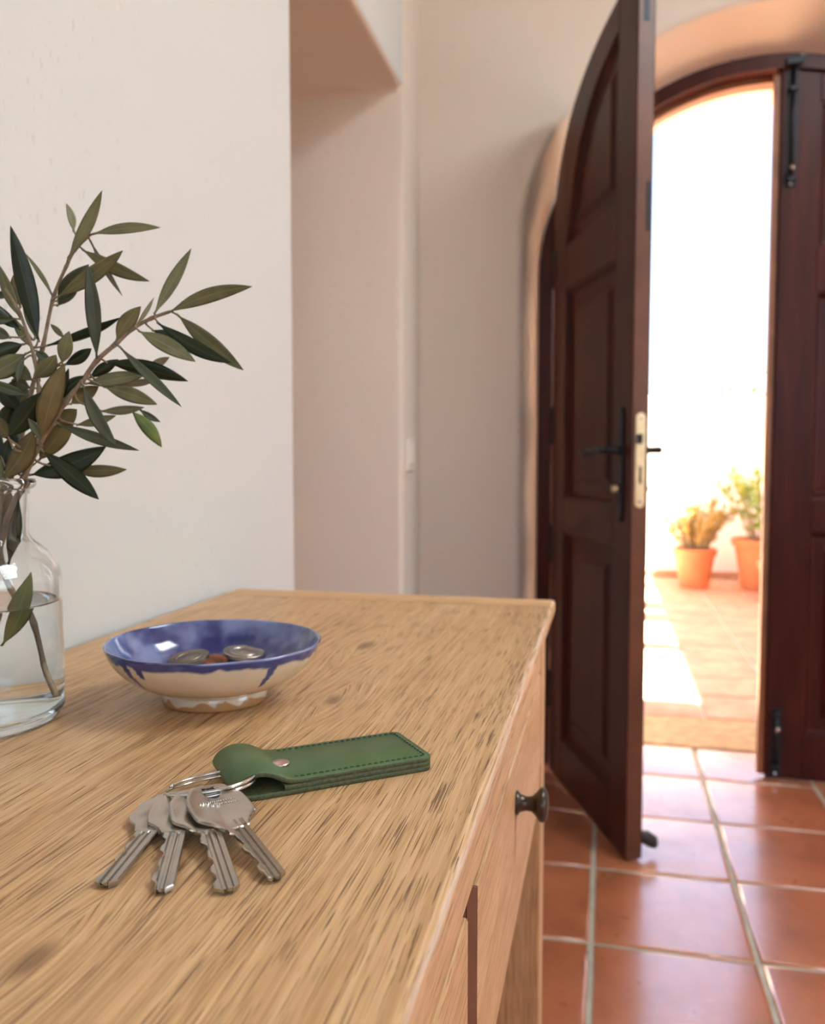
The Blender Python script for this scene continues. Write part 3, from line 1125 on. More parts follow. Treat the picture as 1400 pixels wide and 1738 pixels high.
LEAVES=[
('B',(0.1417,0.4725,1.0640),(0.1652,0.4742,1.1040),0.0077,'U'),
('B',(0.1351,0.4888,1.0847),(0.1279,0.4924,1.1040),0.0051,'P'),
('B',(0.1540,0.4804,1.0800),(0.1920,0.4955,1.0857),0.0067,'U'),
('B',(0.1466,0.4889,1.0788),(0.1604,0.5023,1.0459),0.0039,'P'),
('B',(0.1438,0.4838,1.0724),(0.1837,0.4957,1.0529),0.0084,'U'),
('B',(0.1367,0.4678,1.0397),(0.1793,0.4730,1.0670),0.0098,'U'),
('B',(0.1279,0.4801,1.0393),(0.1496,0.4824,1.0621),0.0108,'G'),
('B',(0.1250,0.4835,1.0374),(0.1369,0.4913,1.0530),0.0061,'G'),
('A',(0.1611,0.4709,1.0018),(0.1597,0.4659,1.0582),0.0093,'G'),
('C',(0.1263,0.4636,1.0120),(0.1151,0.4552,1.0809),0.0116,'D'),
('B',(0.1277,0.4762,1.0424),(0.1049,0.4811,1.0714),0.0031,'U'),
('C',(0.1236,0.4733,1.0110),(0.1728,0.4793,1.0279),0.0062,'D'),
('C',(0.1291,0.4852,1.0172),(0.1190,0.4855,1.0267),0.0039,'U'),
('C',(0.1426,0.4624,0.9984),(0.1506,0.4592,1.0174),0.0090,'U'),
('C',(0.1428,0.4645,0.9978),(0.1614,0.4652,1.0074),0.0074,'D'),
('A',(0.1692,0.4797,1.0137),(0.1860,0.4807,1.0345),0.0099,'U'),
('A',(0.1774,0.4883,1.0235),(0.1854,0.4975,1.0429),0.0029,'P'),
('A',(0.1931,0.4840,1.0299),(0.2121,0.4972,1.0721),0.0076,'U'),
('A',(0.2010,0.4880,1.0314),(0.2537,0.4947,1.0463),0.0092,'U'),
('A',(0.2036,0.4927,1.0312),(0.2426,0.5055,0.9965),0.0105,'U'),
('A',(0.1946,0.4841,1.0252),(0.2426,0.4871,0.9992),0.0091,'D'),
('A',(0.1847,0.4794,1.0193),(0.2185,0.4879,1.0005),0.0103,'U'),
('A',(0.1856,0.4942,1.0219),(0.2055,0.5023,1.0144),0.0065,'D'),
('A',(0.1745,0.4744,1.0094),(0.2181,0.4696,0.9717),0.0065,'G'),
('A',(0.1640,0.4756,1.0001),(0.2122,0.4899,0.9888),0.0104,'D'),
('A',(0.1798,0.4975,0.9989),(0.1916,0.5048,1.0061),0.0054,'P'),
('A',(0.1496,0.4800,0.9913),(0.1653,0.4884,1.0034),0.0074,'D'),
('A',(0.1483,0.4773,0.9873),(0.1814,0.4935,0.9940),0.0091,'U'),
('A',(0.1639,0.4932,0.9874),(0.1821,0.5037,0.9910),0.0049,'P'),
('A',(0.1584,0.4816,0.9859),(0.1885,0.4939,0.9750),0.0096,'U'),
('A',(0.1540,0.4837,0.9706),(0.1794,0.4938,0.9733),0.0058,'U'),
('A',(0.1712,0.4918,0.9712),(0.1876,0.5002,0.9479),0.0088,'B'),
('A',(0.1743,0.4967,0.9723),(0.1855,0.5028,0.9643),0.0044,'G'),
('A',(0.1382,0.4817,0.9619),(0.1597,0.4931,0.9683),0.0061,'U'),
('A',(0.1544,0.4663,0.9853),(0.1820,0.4578,0.9477),0.0085,'G'),
('A',(0.1389,0.4633,0.9616),(0.1905,0.4678,0.9455),0.0074,'G'),
('A',(0.1320,0.4566,0.9452),(0.1728,0.4517,0.9163),0.0112,'D'),
('A',(0.1145,0.4661,0.9302),(0.1584,0.4833,0.9484),0.0144,'D'),
('A',(0.1351,0.4791,0.9334),(0.1669,0.4925,0.9336),0.0083,'O'),
('C',(0.1313,0.4708,0.9776),(0.1509,0.4721,0.9919),0.0092,'D'),
('A',(0.1357,0.4799,0.9748),(0.1508,0.4882,0.9866),0.0097,'U'),
('A',(0.1272,0.4750,0.9615),(0.1387,0.4824,0.9719),0.0108,'O'),
('A',(0.1150,0.4749,0.9388),(0.1345,0.4854,0.9691),0.0146,'O'),
('C',(0.1308,0.4568,0.9521),(0.1468,0.4592,0.9980),0.0139,'O'),
('C',(0.1307,0.4663,0.9723),(0.1431,0.4685,0.9962),0.0061,'D'),
('C',(0.1277,0.4564,0.9893),(0.1431,0.4566,1.0031),0.0106,'U'),
('C',(0.1218,0.4665,1.0075),(0.1338,0.4645,0.9989),0.0056,'G'),
('C',(0.1146,0.4470,0.9528),(0.1366,0.4496,0.9799),0.0143,'D'),
('C',(0.1360,0.4497,0.9519),(0.1323,0.4435,0.9645),0.0054,'G'),
('C',(0.1134,0.4638,1.0275),(0.0969,0.4663,1.0620),0.0071,'U'),
('C',(0.1082,0.4713,1.0350),(0.1017,0.4754,1.0579),0.0072,'O'),
('C',(0.1166,0.4740,1.0157),(0.1069,0.4752,1.0369),0.0060,'U'),
('C',(0.1173,0.4697,1.0092),(0.1041,0.4700,1.0289),0.0059,'U'),
('C',(0.1142,0.4635,1.0201),(0.0997,0.4551,1.0372),0.0077,'D'),
('C',(0.1134,0.4596,1.0262),(0.0979,0.4519,1.0255),0.0056,'G'),
('C',(0.1172,0.4615,1.0109),(0.1019,0.4492,1.0014),0.0097,'D'),
('C',(0.1176,0.4633,1.0055),(0.0969,0.4515,0.9897),0.0131,'U'),
('C',(0.1111,0.4583,1.0143),(0.1002,0.4521,1.0207),0.0076,'G'),
('C',(0.1203,0.4575,1.0019),(0.1205,0.4505,0.9866),0.0044,'G'),
('C',(0.1153,0.4721,0.9895),(0.0996,0.4673,1.0024),0.0107,'U'),
('C',(0.1109,0.4749,0.9854),(0.0977,0.4743,0.9906),0.0092,'U'),
('C',(0.1244,0.4550,0.9789),(0.1027,0.4444,0.9878),0.0069,'G'),
('C',(0.1109,0.4658,0.9708),(0.0968,0.4615,0.9872),0.0109,'D'),
('C',(0.1122,0.4525,0.9518),(0.1035,0.4474,0.9675),0.0097,'O'),
('C',(0.1068,0.4518,0.9272),(0.1262,0.4561,0.9579),0.0139,'O'),
('C',(0.0959,0.4618,0.9293),(0.1006,0.4664,0.9531),0.0095,'D'),
('C',(0.0981,0.4630,0.9412),(0.0859,0.4638,0.9638),0.0107,'D'),
('C',(0.1044,0.4554,0.9271),(0.0972,0.4509,0.9470),0.0093,'U'),
('C',(0.1030,0.4728,0.9484),(0.0944,0.4739,0.9642),0.0097,'D'),
('C',(0.0988,0.4719,1.0461),(0.0932,0.4683,1.0410),0.0048,'G'),
('A',(0.1095,0.4512,0.8751),(0.1148,0.4549,0.9156),0.0087,'D'),
('A',(0.1094,0.4400,0.8281),(0.1266,0.4486,0.8715),0.0118,'B'),
('C',(0.1003,0.4565,0.8940),(0.1072,0.4577,0.9215),0.0066,'O'),
('C',(0.0977,0.4668,0.9364),(0.0893,0.4659,0.9532),0.0096,'D'),
('C',(0.1017,0.4694,0.9316),(0.1067,0.4718,0.9508),0.0084,'D'),
('C',(0.0927,0.4671,0.9591),(0.1032,0.4685,0.9758),0.0096,'D'),
('C',(0.1120,0.4676,0.9310),(0.1053,0.4672,0.9483),0.0084,'D'),
('C',(0.0994,0.4713,0.9700),(0.1098,0.4746,0.9844),0.0072,'U'),
('C',(0.0920,0.4722,0.9774),(0.1013,0.4752,0.9918),0.0085,'U'),
]

KIND = {'U': ('leaf_under', 'leaf_dark'), 'D': ('leaf_dark', 'leaf_under'), 'G': ('leaf_grey', 'leaf_under'),
        'P': ('leaf_pale', 'leaf_dark'), 'O': ('leaf_olive', 'leaf_dark'), 'B': ('leaf_bright', 'leaf_dark')}
EYE = Vector((.467, 0, .94))


def make_leaf_blade(parent, origin, P0, P1, w, kind, seed):
    rnd = random.Random(seed)
    P0, P1 = Vector(P0) - origin, Vector(P1) - origin
    ax = P1 - P0
    L = ax.length
    ax.normalize()
    view = (EYE - origin - (P0 + P1) / 2).normalized()
    nrm = (view - ax * view.dot(ax)).normalized()
    side = ax.cross(nrm)
    roll = rnd.uniform(-.45, .45)
    nrm2 = nrm * cos(roll) + side * sin(roll)
    side2 = ax.cross(nrm2)
    w = w / cos(roll)
    bend = rnd.uniform(-.07, .07) * L
    curl = rnd.uniform(-.05, .05) * L
    fold = rnd.uniform(.12, .30)
    if kind == 'U' or kind == 'P': fold = -fold * .6
    if kind == 'G': fold = -.45
    N, K = 16, 6
    v, uv, f, mi = [], [], [], []
    rows = []
    for lay_ in (0, 1):
        for i in range(N + 1):
            t = i / N
            if t < .06: hw = .0008 + .0002 * t
            else:
                q = (t - .06) / .94
                hw = w / 2 * (sin(pi * q ** .92)) ** .82 if 0 < q < 1 else 0
                hw = max(hw, .0007 if q < .5 else .00012)
            c = P0 + ax * (L * t) + nrm2 * (bend * 4 * t * (1 - t)) + side2 * (curl * 4 * t * (1 - t))
            for k in range(K + 1):
                u = k / K * 2 - 1
                edge = abs(u)
                zz = -fold * hw * edge ** 1.3 + (.00022 * (1 - edge ** 2) if lay_ == 0 else -.00022 * (1 - edge ** 2))
                if edge < .05: zz -= .00012
                v.append(c + side2 * (hw * u * (1 - .08 * abs(fold))) + nrm2 * zz)
                uv.append((k / K, t))
    S = K + 1
    off = (N + 1) * S
    for lay_ in (0, 1):
        for i in range(N):
            for k in range(K):
                q = [lay_ * off + i * S + k, lay_ * off + i * S + k + 1, lay_ * off + (i + 1) * S + k + 1, lay_ * off + (i + 1) * S + k]
                f.append(tuple(q)); mi.append(lay_)
    me = bpy.data.meshes.new('leaf')
    # weld borders of both layers so that the blade is a closed thin lens
    me.from_pydata([tuple(p) for p in v], [], f)
    a, b = KIND[kind]
    me.materials.append(M[a]); me.materials.append(M[b])
    ul = me.uv_layers.new(name='UVMap')
    for p in me.polygons:
        p.use_smooth = True
        p.material_index = mi[p.index]
        for li in p.loop_indices:
            ul.data[li].uv = uv[me.loops[li].vertex_index]
    bm = bmesh.new(); bm.from_mesh(me)
    bmesh.ops.remove_doubles(bm, verts=bm.verts, dist=1e-6)
    bmesh.ops.recalc_face_normals(bm, faces=bm.faces)
    bm.to_mesh(me); bm.free()
    o = bpy.data.objects.new('leaf', me)
    o.parent = parent
    SC.collection.objects.link(o)
    return o


BR = {'A': ('olive branch in the bottle that reaches out furthest right', .0021),
      'B': ('olive branch in the bottle that rises highest with pale leaf tips', .0015),
      'C': ('olive branch in the bottle with crowded dark leaves at the left edge', .0017)}
branches = {}
for key, (lab, rad) in BR.items():
    org = Vector(STEMS[key][0])
    e = empty('olive_branch', org, lab, 'branch', 'olive branches in the glass bottle')
    branches[key] = e
    path = smooth_path([Vector(p) - org for p in STEMS[key]], 4)
    m = len(path)
    rr = []
    for i in range(m):
        t = i / (m - 1)
        node_ = 1.28 if (i % 4 == 0 and 0 < i < m - 1) else 1.0
        rr.append(rad * (1.12 - .62 * t) * node_)
    sv, sf = tube_data(path, rr, 10)
    # short leaf stalks growing out of the stem
    for (br, P0, P1, w, k) in LEAVES:
        if br != key: continue
        p = Vector(P0) - org
        q = min(path, key=lambda s: (s - p).length)
        d = (q - p).length
        if d < .0012 or d > .024: continue
        out = (p - (Vector(P1) - org)).normalized()
        tv, tf = tube_data(smooth_path([q, (q + p) / 2 + out * d * .25, p - out * .0015], 3), [.00085, .0008, .0007, .0007, .00065, .0006, .0006], 6)
        o_ = len(sv)
        sv += tv
        sf += [tuple(i + o_ for i in g) for g in tf]
    mesh_obj('stem', sv, sf, M['bark'], e, smooth=True)
for i, (br, P0, P1, w, k) in enumerate(LEAVES):
    e = branches[br]
    make_leaf_blade(e, Vector(e.location), P0, P1, w, k, 100 + i)

# ================================================================== BOWL
BC = (.207, .532)
bowl_prof_out = [(.0, .0045), (.0300, .0045), (.0315, .0010), (.0330, .0000), (.0352, .0012), (.0355, .0060), (.0350, .0090), (.0395, .0105), (.0500, .0145),
                 (.0595, .0210), (.0665, .0290), (.0703, .0365), (.0715, .0400)]
bowl_prof_in = [(.0722, .0410), (.0717, .0418), (.0700, .0412), (.0680, .0370), (.0635, .0290), (.0545, .0205), (.0420, .0145), (.0240, .0112), (.0, .0098)]
prof = densify(bowl_prof_out, 8)[:-1] + densify(bowl_prof_in, 4)
n_out = len(densify(bowl_prof_out, 8)) - 1


def bowl():
    n = 320
    v, f, cols = [], [], []
    idx = []
    for i, (r, z) in enumerate(prof):
        if r < 1e-6:
            idx.append([len(v)] * n); v.append((0, 0, z)); cols.append(None)
        else:
            row = []
            for k in range(n):
                a = 2 * pi * k / n
                wv = 1 + .012 * sin(2 * a + .6) + .008 * sin(3 * a + 2.0) + .006 * noise.noise(Vector((cos(a) * 3, sin(a) * 3, 0)))
                hz = 1.0 + .02 * sin(a - .3) * (z > .012) + .02 * noise.noise(Vector((cos(a) * 2.2, sin(a) * 2.2, 4))) * (z > .02)
                f2 = 1.0 if z < .012 else min(1.0, (z - .012) / .02)
                rr = r * (1 + (wv - 1) * (f2 if z >= .012 else .3))
                row.append(len(v)); v.append((rr * cos(a), rr * sin(a) * .965, z * (1 + (hz - 1) * f2)))
            idx.append(row)
    for i in range(len(prof) - 1):
        A, B = idx[i], idx[i + 1]
        for k in range(n):
            q = [A[k], A[(k + 1) % n], B[(k + 1) % n], B[k]]
            q2 = []
            for a in q:
                if a not in q2: q2.append(a)
            if len(q2) > 2: f.append(tuple(q2))
    o = mesh_obj('ceramic_bowl', v, f, None, None, smooth=True)
    me = o.data
    ca = me.color_attributes.new('glaze', 'FLOAT_COLOR', 'POINT')
    cream, clay = (.66, .57, .43), (.44, .23, .09)
    # angles measured in world: camera side is about -70 degrees
    drips = [(-2.05, .0200, .050), (-1.88, .0285, .045), (-.56, .0205, .042)]
    inner_start = None
    for i, row in enumerate(idx):
        for k in range(n):
            vi = row[k]
            x, y, z = me.vertices[vi].co
            a = math.atan2(y, x)
            r = sqrt(x * x + y * y)
            if i >= n_out:            # inside: brushed cobalt
                p = Vector((cos(a) * 1.7, sin(a) * 1.7, r * 75))
                b1 = noise.fractal(p * 1.1, 1.0, 2.0, 4) + .05
                b2 = noise.fractal(Vector((a * 3.2, r * 60, 9.0)), 1.0, 2.0, 3)
                t = max(0, min(1, .52 + b1 * .9 + b2 * .35))
                t = t * t * (3 - 2 * t)
                dark, light_ = (.018, .026, .135), (.21, .25, .45)
                c = [dark[j] * t + light_[j] * (1 - t) for j in range(3)]
                if r < .044 + .004 * b1:      # thin glaze, warm centre
                    s = max(0, min(1, (.048 - r) / .008)) * .55
                    wc = (.46, .34, .29)
                    c = [c[j] * (1 - s) + wc[j] * s for j in range(3)]
            else:
                edge = .0350 + .0034 * noise.noise(Vector((cos(a) * 4, sin(a) * 4, 1))) + .0012 * noise.noise(Vector((cos(a) * 11, sin(a) * 11, 3)))
                for (da, dz, dw) in drips:
                    dd = (a - da - (.036 - z) * 4.0 * (1 if da < -1.5 else -1)) / dw
                    if abs(dd) < 1: edge = min(edge, dz + (edge - dz) * (dd * dd) ** 2)
                t = max(0, min(1, (z - edge) / .0016 + .5))
                nb = noise.noise(Vector((cos(a) * 9, sin(a) * 9, z * 90)))
                blue = [.030 + .06 * max(0, nb), .042 + .07 * max(0, nb), .19 + .12 * max(0, nb)]
                cc = list(cream)
                if z < .0105:
                    cl = noise.noise(Vector((cos(a) * 3.4 + 5, sin(a) * 3.4, z * 60)))
                    lim = .0045 + .007 * cl
                    s = max(0, min(1, (lim - z) / .0008 + .5))
                    cc = [cc[j] * (1 - s) + clay[j] * s for j in range(3)]
                c = [cc[j] * (1 - t) + blue[j] * t for j in range(3)]
            ca.data[vi].color = (*c, 1)
    t = NT('cobalt_and_cream_glaze')
    at = t.n('ShaderNodeVertexColor')
    at.layer_name = 'glaze'
    sp = t.noise(t.coord(), 130, 4)
    col = t.mix(t.ramp(sp, [(.3, .25), (.6, 0.0)]), at.outputs[0], t.mix(1.0, at.outputs[0], (.8, .76, .7), 'MULTIPLY'))
    t.set(Base_Color=col, Roughness=.13, Specular_IOR_Level=.6, Coat_Weight=.4, Coat_Roughness=.05,
          Normal=t.bump(t.noise(t.coord(), 45, 3), .25, .0016))
    me.materials.append(t.m)
    o.location = (BC[0], BC[1], TT)
    o.rotation_euler = (0, 0, 0)
    return o


bw = bowl()
tag(bw, 'small handmade bowl, blue brushed inside and cream outside, holding coins', 'bowl')


def coin(loc, r, th, mat, tilt, lab, ring=True):
    prof = [(0, 0), (r - .0004, 0), (r, .0003), (r, th - .0003), (r - .0004, th), (r - .0012, th), (r - .0015, th - .0002)]
    if ring: prof += [(r * .66, th - .0002), (r * .64, th + .0001), (r * .60, th + .0001), (r * .58, th - .0002)]
    prof += [(r * .3, th - .0001), (r * .12, th + .0003), (0, th + .0004)]
    o = lathe('coin', prof, mat, None, n=56)
    o.location = loc
    o.rotation_euler = tilt
    auto_smooth(o, 35)
    tag(o, lab, 'coin', 'coins in the bowl')
    return o


coin((.1860, .5660, .7905), .0140, .0024, M['coin_c'], (radians(8), radians(6), 0), 'reddish copper coin lying lowest between the two others in the bowl')
coin((.1765, .5535, .7955), .0146, .0030, M['coin_a'], (radians(6), radians(-9), .4), 'dark tarnished coin at the left of the bowl')
coin((.2085, .5760, .7960), .0150, .0030, M['coin_b'], (radians(7), radians(0), 1.2), 'pale coin with a raised ring at the right of the bowl')

# ================================================================== KEYS
S = 1.18


def make_key(H, T, lab, roll, bow_pts, teeth, text=False, L0=None):
    H, T = Vector(H), Vector(T)
    ex = (T - H)
    L = ex.length if L0 is None else L0
    ex.normalize()
    ez = Vector((0, 0, 1)); ez = (ez - ex * ez.dot(ex)).normalized()
    ey = ez.cross(ex)
    ez2 = ez * cos(roll) + ey * sin(roll)
    ey2 = ez2.cross(ex)
    mat = Matrix((ex, ey2, ez2)).transposed().to_4x4()
    mat.translation = H
    e = empty('key', H, lab, 'key', 'door keys on the split ring')
    e.matrix_world = mat
    t = .0012          # half thickness
    # ---- bow with a hole
    hole = (.0055, .0038)
    n = 72
    def ray_poly(a):
        d = Vector((cos(a), sin(a)))
        best = .01
        m = len(bow_pts)
        for i in range(m):
            p, q = Vector(bow_pts[i]), Vector(bow_pts[(i + 1) % m])
            r = q - p
            den = d.x * r.y - d.y * r.x
            if abs(den) < 1e-12: continue
            tt = (p.x * r.y - p.y * r.x) / den
            uu = (p.x * d.y - p.y * d.x) / den
            if tt > 0 and -1e-6 <= uu <= 1 + 1e-6: best = tt
        return best
    R = [ray_poly(2 * pi * k / n) for k in range(n)]
    R = [(R[k - 1] + 5 * R[k] + R[(k + 1) % n]) / 7 for k in range(n)]
    v, f = [], []
    rings = []
    def addring(fn, z):
        rings.append(len(v))
        for k in range(n):
            a = 2 * pi * k / n
            x, y = fn(k, a)
            v.append((x, y, z))
    hl = lambda k, a: (hole[0] * cos(a), hole[1] * sin(a))
    hl2 = lambda k, a: ((hole[0] + .0006) * cos(a), (hole[1] + .0006) * sin(a))
    oo = lambda k, a: (R[k] * cos(a), R[k] * sin(a))
    o1 = lambda k, a: ((R[k] - .0006) * cos(a), (R[k] - .0006) * sin(a))
    o2 = lambda k, a: ((R[k] - .0022) * cos(a), (R[k] - .0022) * sin(a))
    o3 = lambda k, a: ((R[k] - .0030) * cos(a), (R[k] - .0030) * sin(a))
    for fn, z in ((hl, -t * .6), (hl, t * .6), (hl2, t * .88), (o3, t * .88), (o2, t), (o1, t), (oo, t * .6), (oo, -t * .6), (o1, -t), (o2, -t), (o3, -t * .88), (hl2, -t * .88)):
        addring(fn, z)
    m = len(rings)
    for i in range(m):
        a, b = rings[i], rings[(i + 1) % m]
        for k in range(n):
            f.append((a + k, a + (k + 1) % n, b + (k + 1) % n, b + k))
    o = mesh_obj('bow', v, f, M['nickel'], e); auto_smooth(o, 30)
    # ---- blade with milled grooves and cuts
    xb0 = .0262
    N = 110
    hw = .0050
    v, f = [], []
    for i in range(N + 1):
        x = xb0 + (L - xb0) * i / N
        q = (x - xb0) / (L - xb0)
        yb = -hw
        # shoulder stop near the bow
        if q < .10: yb = -hw - .0012
        elif q < .13: yb = -hw
        else:
            u = (q - .13) / .87 * len(teeth)
            k = min(int(u), len(teeth) - 1); fr_ = u - k
            d0, d1 = teeth[k], teeth[min(k + 1, len(teeth) - 1)]
            yb = -hw + (d0 if fr_ < .55 else d0 + (d1 - d0) * (fr_ - .55) / .45)
        yt = hw
        if q > .955:
            s_ = (q - .955) / .045
            yt = hw - .0030 * s_
            yb = max(yb, -hw + .0035 * s_)
        xs = [yb, yb + .0004, -.0022, -.0016, -.0004, .0001, .0012, .0015, .0022, .0026, yt - .0004, yt]
        zs = [t * .55, t * .80, t * .80, t * .05, t * .05, t * .92, t * .92, t * .30, t * .30, t, t, t * .6]
        xs = [max(xx, yb + .00002 * j) for j, xx in enumerate(xs)]
        xs = [min(xx, yt - .00002 * (11 - j)) for j, xx in enumerate(xs)]
        for y, z in zip(xs, zs): v.append((x, y, z))
        for y, z in zip(xs[::-1], zs[::-1]): v.append((x, y, -z * .95))
    K = 24
    for i in range(N):
        for k in range(K):
            f.append((i * K + k, i * K + (k + 1) % K, (i + 1) * K + (k + 1) % K, (i + 1) * K + k))
    f.append(tuple(range(K))); f.append(tuple(range(N * K + K - 1, N * K - 1, -1)))
    o = mesh_obj('blade', v, f, M['nickel'], e); auto_smooth(o, 28)
    if text:
        # worn, illegible stamping: a row of tiny raised strokes
        rnd = random.Random(5)
        v, f = [], []
        for row, (y0, y1, x0, h) in enumerate(((-.0085, .0085, .0088, .0013), (-.004, .0085, .0113, .0011))):
            y = y0
            while y < y1:
                wdt = rnd.uniform(.0003, .0009)
                hh = h * rnd.uniform(.6, 1.1)
                b = len(v)
                for (dx, dy) in ((-hh / 2, 0), (hh / 2, 0), (hh / 2, wdt), (-hh / 2, wdt)):
                    v.append((x0 + dx, y + dy, t * .86))
                for (dx, dy) in ((-hh / 2, 0), (hh / 2, 0), (hh / 2, wdt), (-hh / 2, wdt)):
                    v.append((x0 + dx * .7, y + dy, t * 1.06))
                f += [(b + 4, b + 5, b + 6, b + 7), (b, b + 1, b + 5, b + 4), (b + 1, b + 2, b + 6, b + 5), (b + 2, b + 3, b + 7, b + 6), (b + 3, b, b + 4, b + 7)]
                y += wdt + rnd.uniform(.0003, .0006)
        o = mesh_obj('stamping', v, f, M['steel'], e)
        o['kind'] = 'stuff'
    return e


BOW = [(-.0060, -.0050), (-.0050, .0060), (-.0010, .0110), (.0085, .0142), (.0140, .0128), (.0180, .0075), (.0200, .0046), (.0225, .0044), (.0225, -.0052), (.0190, -.0060),
       (.0165, -.0095), (.0125, -.0140), (.0060, -.0142), (-.0020, -.0100)]
BOW = [(-.0068, -.0055), (-.0058, -.0085), (.0035, -.0130), (.0065, -.0137), (.0195, -.0138), (.0220, -.0126), (.0272, -.0072), (.0288, -.0062), (.0330, -.0060), (.0330, .0058),
       (.0288, .0062), (.0272, .0072), (.0220, .0126), (.0195, .0138), (.0065, .0137), (.0035, .0130), (-.0058, .0085), (-.0068, .0055)]
make_key((.2695, .3580, .7785), (.2812, .2825, .7768), 'nickel door key lying leftmost in the fan, bow tucked under the next key', radians(-2), BOW,
         [.0002, .0022, .0010, .0026, .0012, .0024, .0014, .0006])
make_key((.2768, .3550, .7812), (.3047, .2828, .7768), 'nickel door key second from the left in the fan, sharp zigzag cuts', radians(0), BOW,
         [.0004, .0020, .0008, .0028, .0016, .0026, .0006, .0030])
make_key((.2850, .3525, .7838), (.3298, .2889, .7768), 'nickel door key third from the left, its deep grooves turned up', radians(2), BOW,
         [.0012, .0004, .0024, .0016, .0030, .0010, .0022, .0004])
make_key((.2925, .3510, .7866), (.3440, .3018, .7768), 'nickel door key lying on top at the right, stamped bow facing up', radians(3), BOW,
         [.0004, .0018, .0026, .0010, .0024, .0030, .0012, .0020], text=True)


# ---- split ring: two turns of flattened wire
RC = Vector((.2828, .3710, .7850))
rg = empty('split_ring', RC, 'double wound steel split ring joining the keys to the green fob', 'key ring')
n = 150
pts = []
for k in range(n + 1):
    a = 2 * pi * 1.93 * k / n + 3.6
    r = .0215
    pts.append((r * cos(a), r * sin(a), -.0034 + .0045 * cos(a + .5) + .0022 * min(1, max(0, (k / n - .44) / .12))))
v, f = tube_data(pts, .00085, 10)
mesh_obj('ring_wire', v, f, M['steel'], rg, smooth=True)


# ================================================================== LEATHER FOB
NL = Vector((.3127, .3811, TT))
U = Vector((.785, .620, 0)).normalized()
Vd = Vector((-U.y, U.x, 0))
fob = empty('key_fob', NL, 'green stitched leather key fob with a copper rivet, folded around the ring', 'key fob')
mw = Matrix((U, Vd, Vector((0, 0, 1)))).transposed().to_4x4()
mw.translation = NL
fob.matrix_world = mw
FL, FW, TK = .0856, .0470, .0025


def ribbon(name, path, width_fn, th, mats, parent, x_y0=0.0):
    """leather sheet following path (u,z), spread over width; smooth faces mat0, cut edges and the shade-darkened inner face mat1"""
    P = [Vector((a, b)) for a, b in path]
    n = len(P)
    v, f, mi = [], [], []
    for i, p in enumerate(P):
        t = (P[min(i + 1, n - 1)] - P[max(i - 1, 0)]).normalized()
        nr = Vector((-t.y, t.x))
        y0, y1 = width_fn(i / (n - 1), p)
        c = .0003
        sec = [(y0, -th / 2 + c), (y0 + c, -th / 2), (y1 - c, -th / 2), (y1, -th / 2 + c), (y1, th / 2 - c), (y1 - c, th / 2), (y0 + c, th / 2), (y0, th / 2 - c)]
        for y, h in sec:
            v.append((p.x + nr.x * h, y, p.y + nr.y * h))
    K = 8
    for i in range(n - 1):
        for k in range(K):
            f.append((i * K + k, i * K + (k + 1) % K, (i + 1) * K + (k + 1) % K, (i + 1) * K + k))
            mi.append(1 if k in (3, 5, 7) else 0)  # inner face takes the dark edge colour as painted loop shadow
    f.append(tuple(range(K))); mi.append(1)
    f.append(tuple(range(n * K - 1, (n - 1) * K - 1, -1))); mi.append(1)
    o = mesh_obj(name, v, f, mats, parent, mi=mi)
    auto_smooth(o, 50)
    return o


def corner_w(t, p):
    # rounded far corners
    r = .0045
    d = FL - p.x
    if d < r:
        s = r - sqrt(max(0, r * r - (r - d) ** 2))
        return s, FW - s
    return 0.0, FW


FT = .0074
zt_ = FT - TK / 2
path = []
for k in range(16): path.append((FL - (.0002 + .0003 * k if k < 15 else .005), zt_))
path = [(FL - .0050 * (k / 14) ** 1.5, zt_) for k in range(15)]
path += [(FL - .005 - (FL - .005 - .014) * k / 12, zt_) for k in range(1, 13)]
loop = smooth_path([(.014, zt_, 0), (.006, zt_ + .0010, 0), (-.002, zt_ + .0050, 0), (-.0095, zt_ + .0064, 0), (-.0165, zt_ + .0042, 0), (-.0200, zt_ - .0002, 0),
                    (-.0180, zt_ - .0036, 0), (-.0130, .0014, 0), (-.004, TK / 2, 0), (.006, TK / 2, 0)], 6)
path += [(p.x, p.y) for p in loop[1:]]
path += [(.006 + (FL - .005 - .006) * k / 10, TK / 2) for k in range(1, 11)]
path += [(FL - .0050 * (1 - k / 14) ** 1.5, TK / 2) for k in range(1, 15)]
ribbon('strap', path, corner_w, TK, [M['leather'], M['leather_edge_and_shade']], fob)
midp = [(.004 + (FL - .005 - .004) * k / 10, .0037) for k in range(11)] + [(FL - .0050 * (1 - k / 14) ** 1.5, .0037) for k in range(1, 15)]
ribbon('middle_layer', midp, corner_w, .0028, [M['leather_edge_and_shade'], M['leather_edge_and_shade']], fob)
# stitching: individual thread loops set in a shallow crease
v, f = [], []


def stitch(a, b, z):
    a, b = Vector((*a, z)), Vector((*b, z))
    d = (b - a)
    pts = [a + Vector((0, 0, -.0007)), a + d * .15 + Vector((0, 0, .0001)), a + d * .5 + Vector((0, 0, .0003)), a + d * .85 + Vector((0, 0, .0001)), b + Vector((0, 0, -.0007))]
    vv, ff = tube_data(pts, .00042, 6)
    o_ = len(v)
    v.extend(vv)
    f.extend([tuple(i + o_ for i in q) for q in ff])


mg = .0034
def run(p, q, step=.0033):
    p, q = Vector(p), Vector(q)
    n = int((q - p).length / step)
    for k in range(n):
        a, b = p + (q - p) * ((k + .14) / n), p + (q - p) * ((k + .80) / n)
        stitch((a.x, a.y), (b.x, b.y), FT)


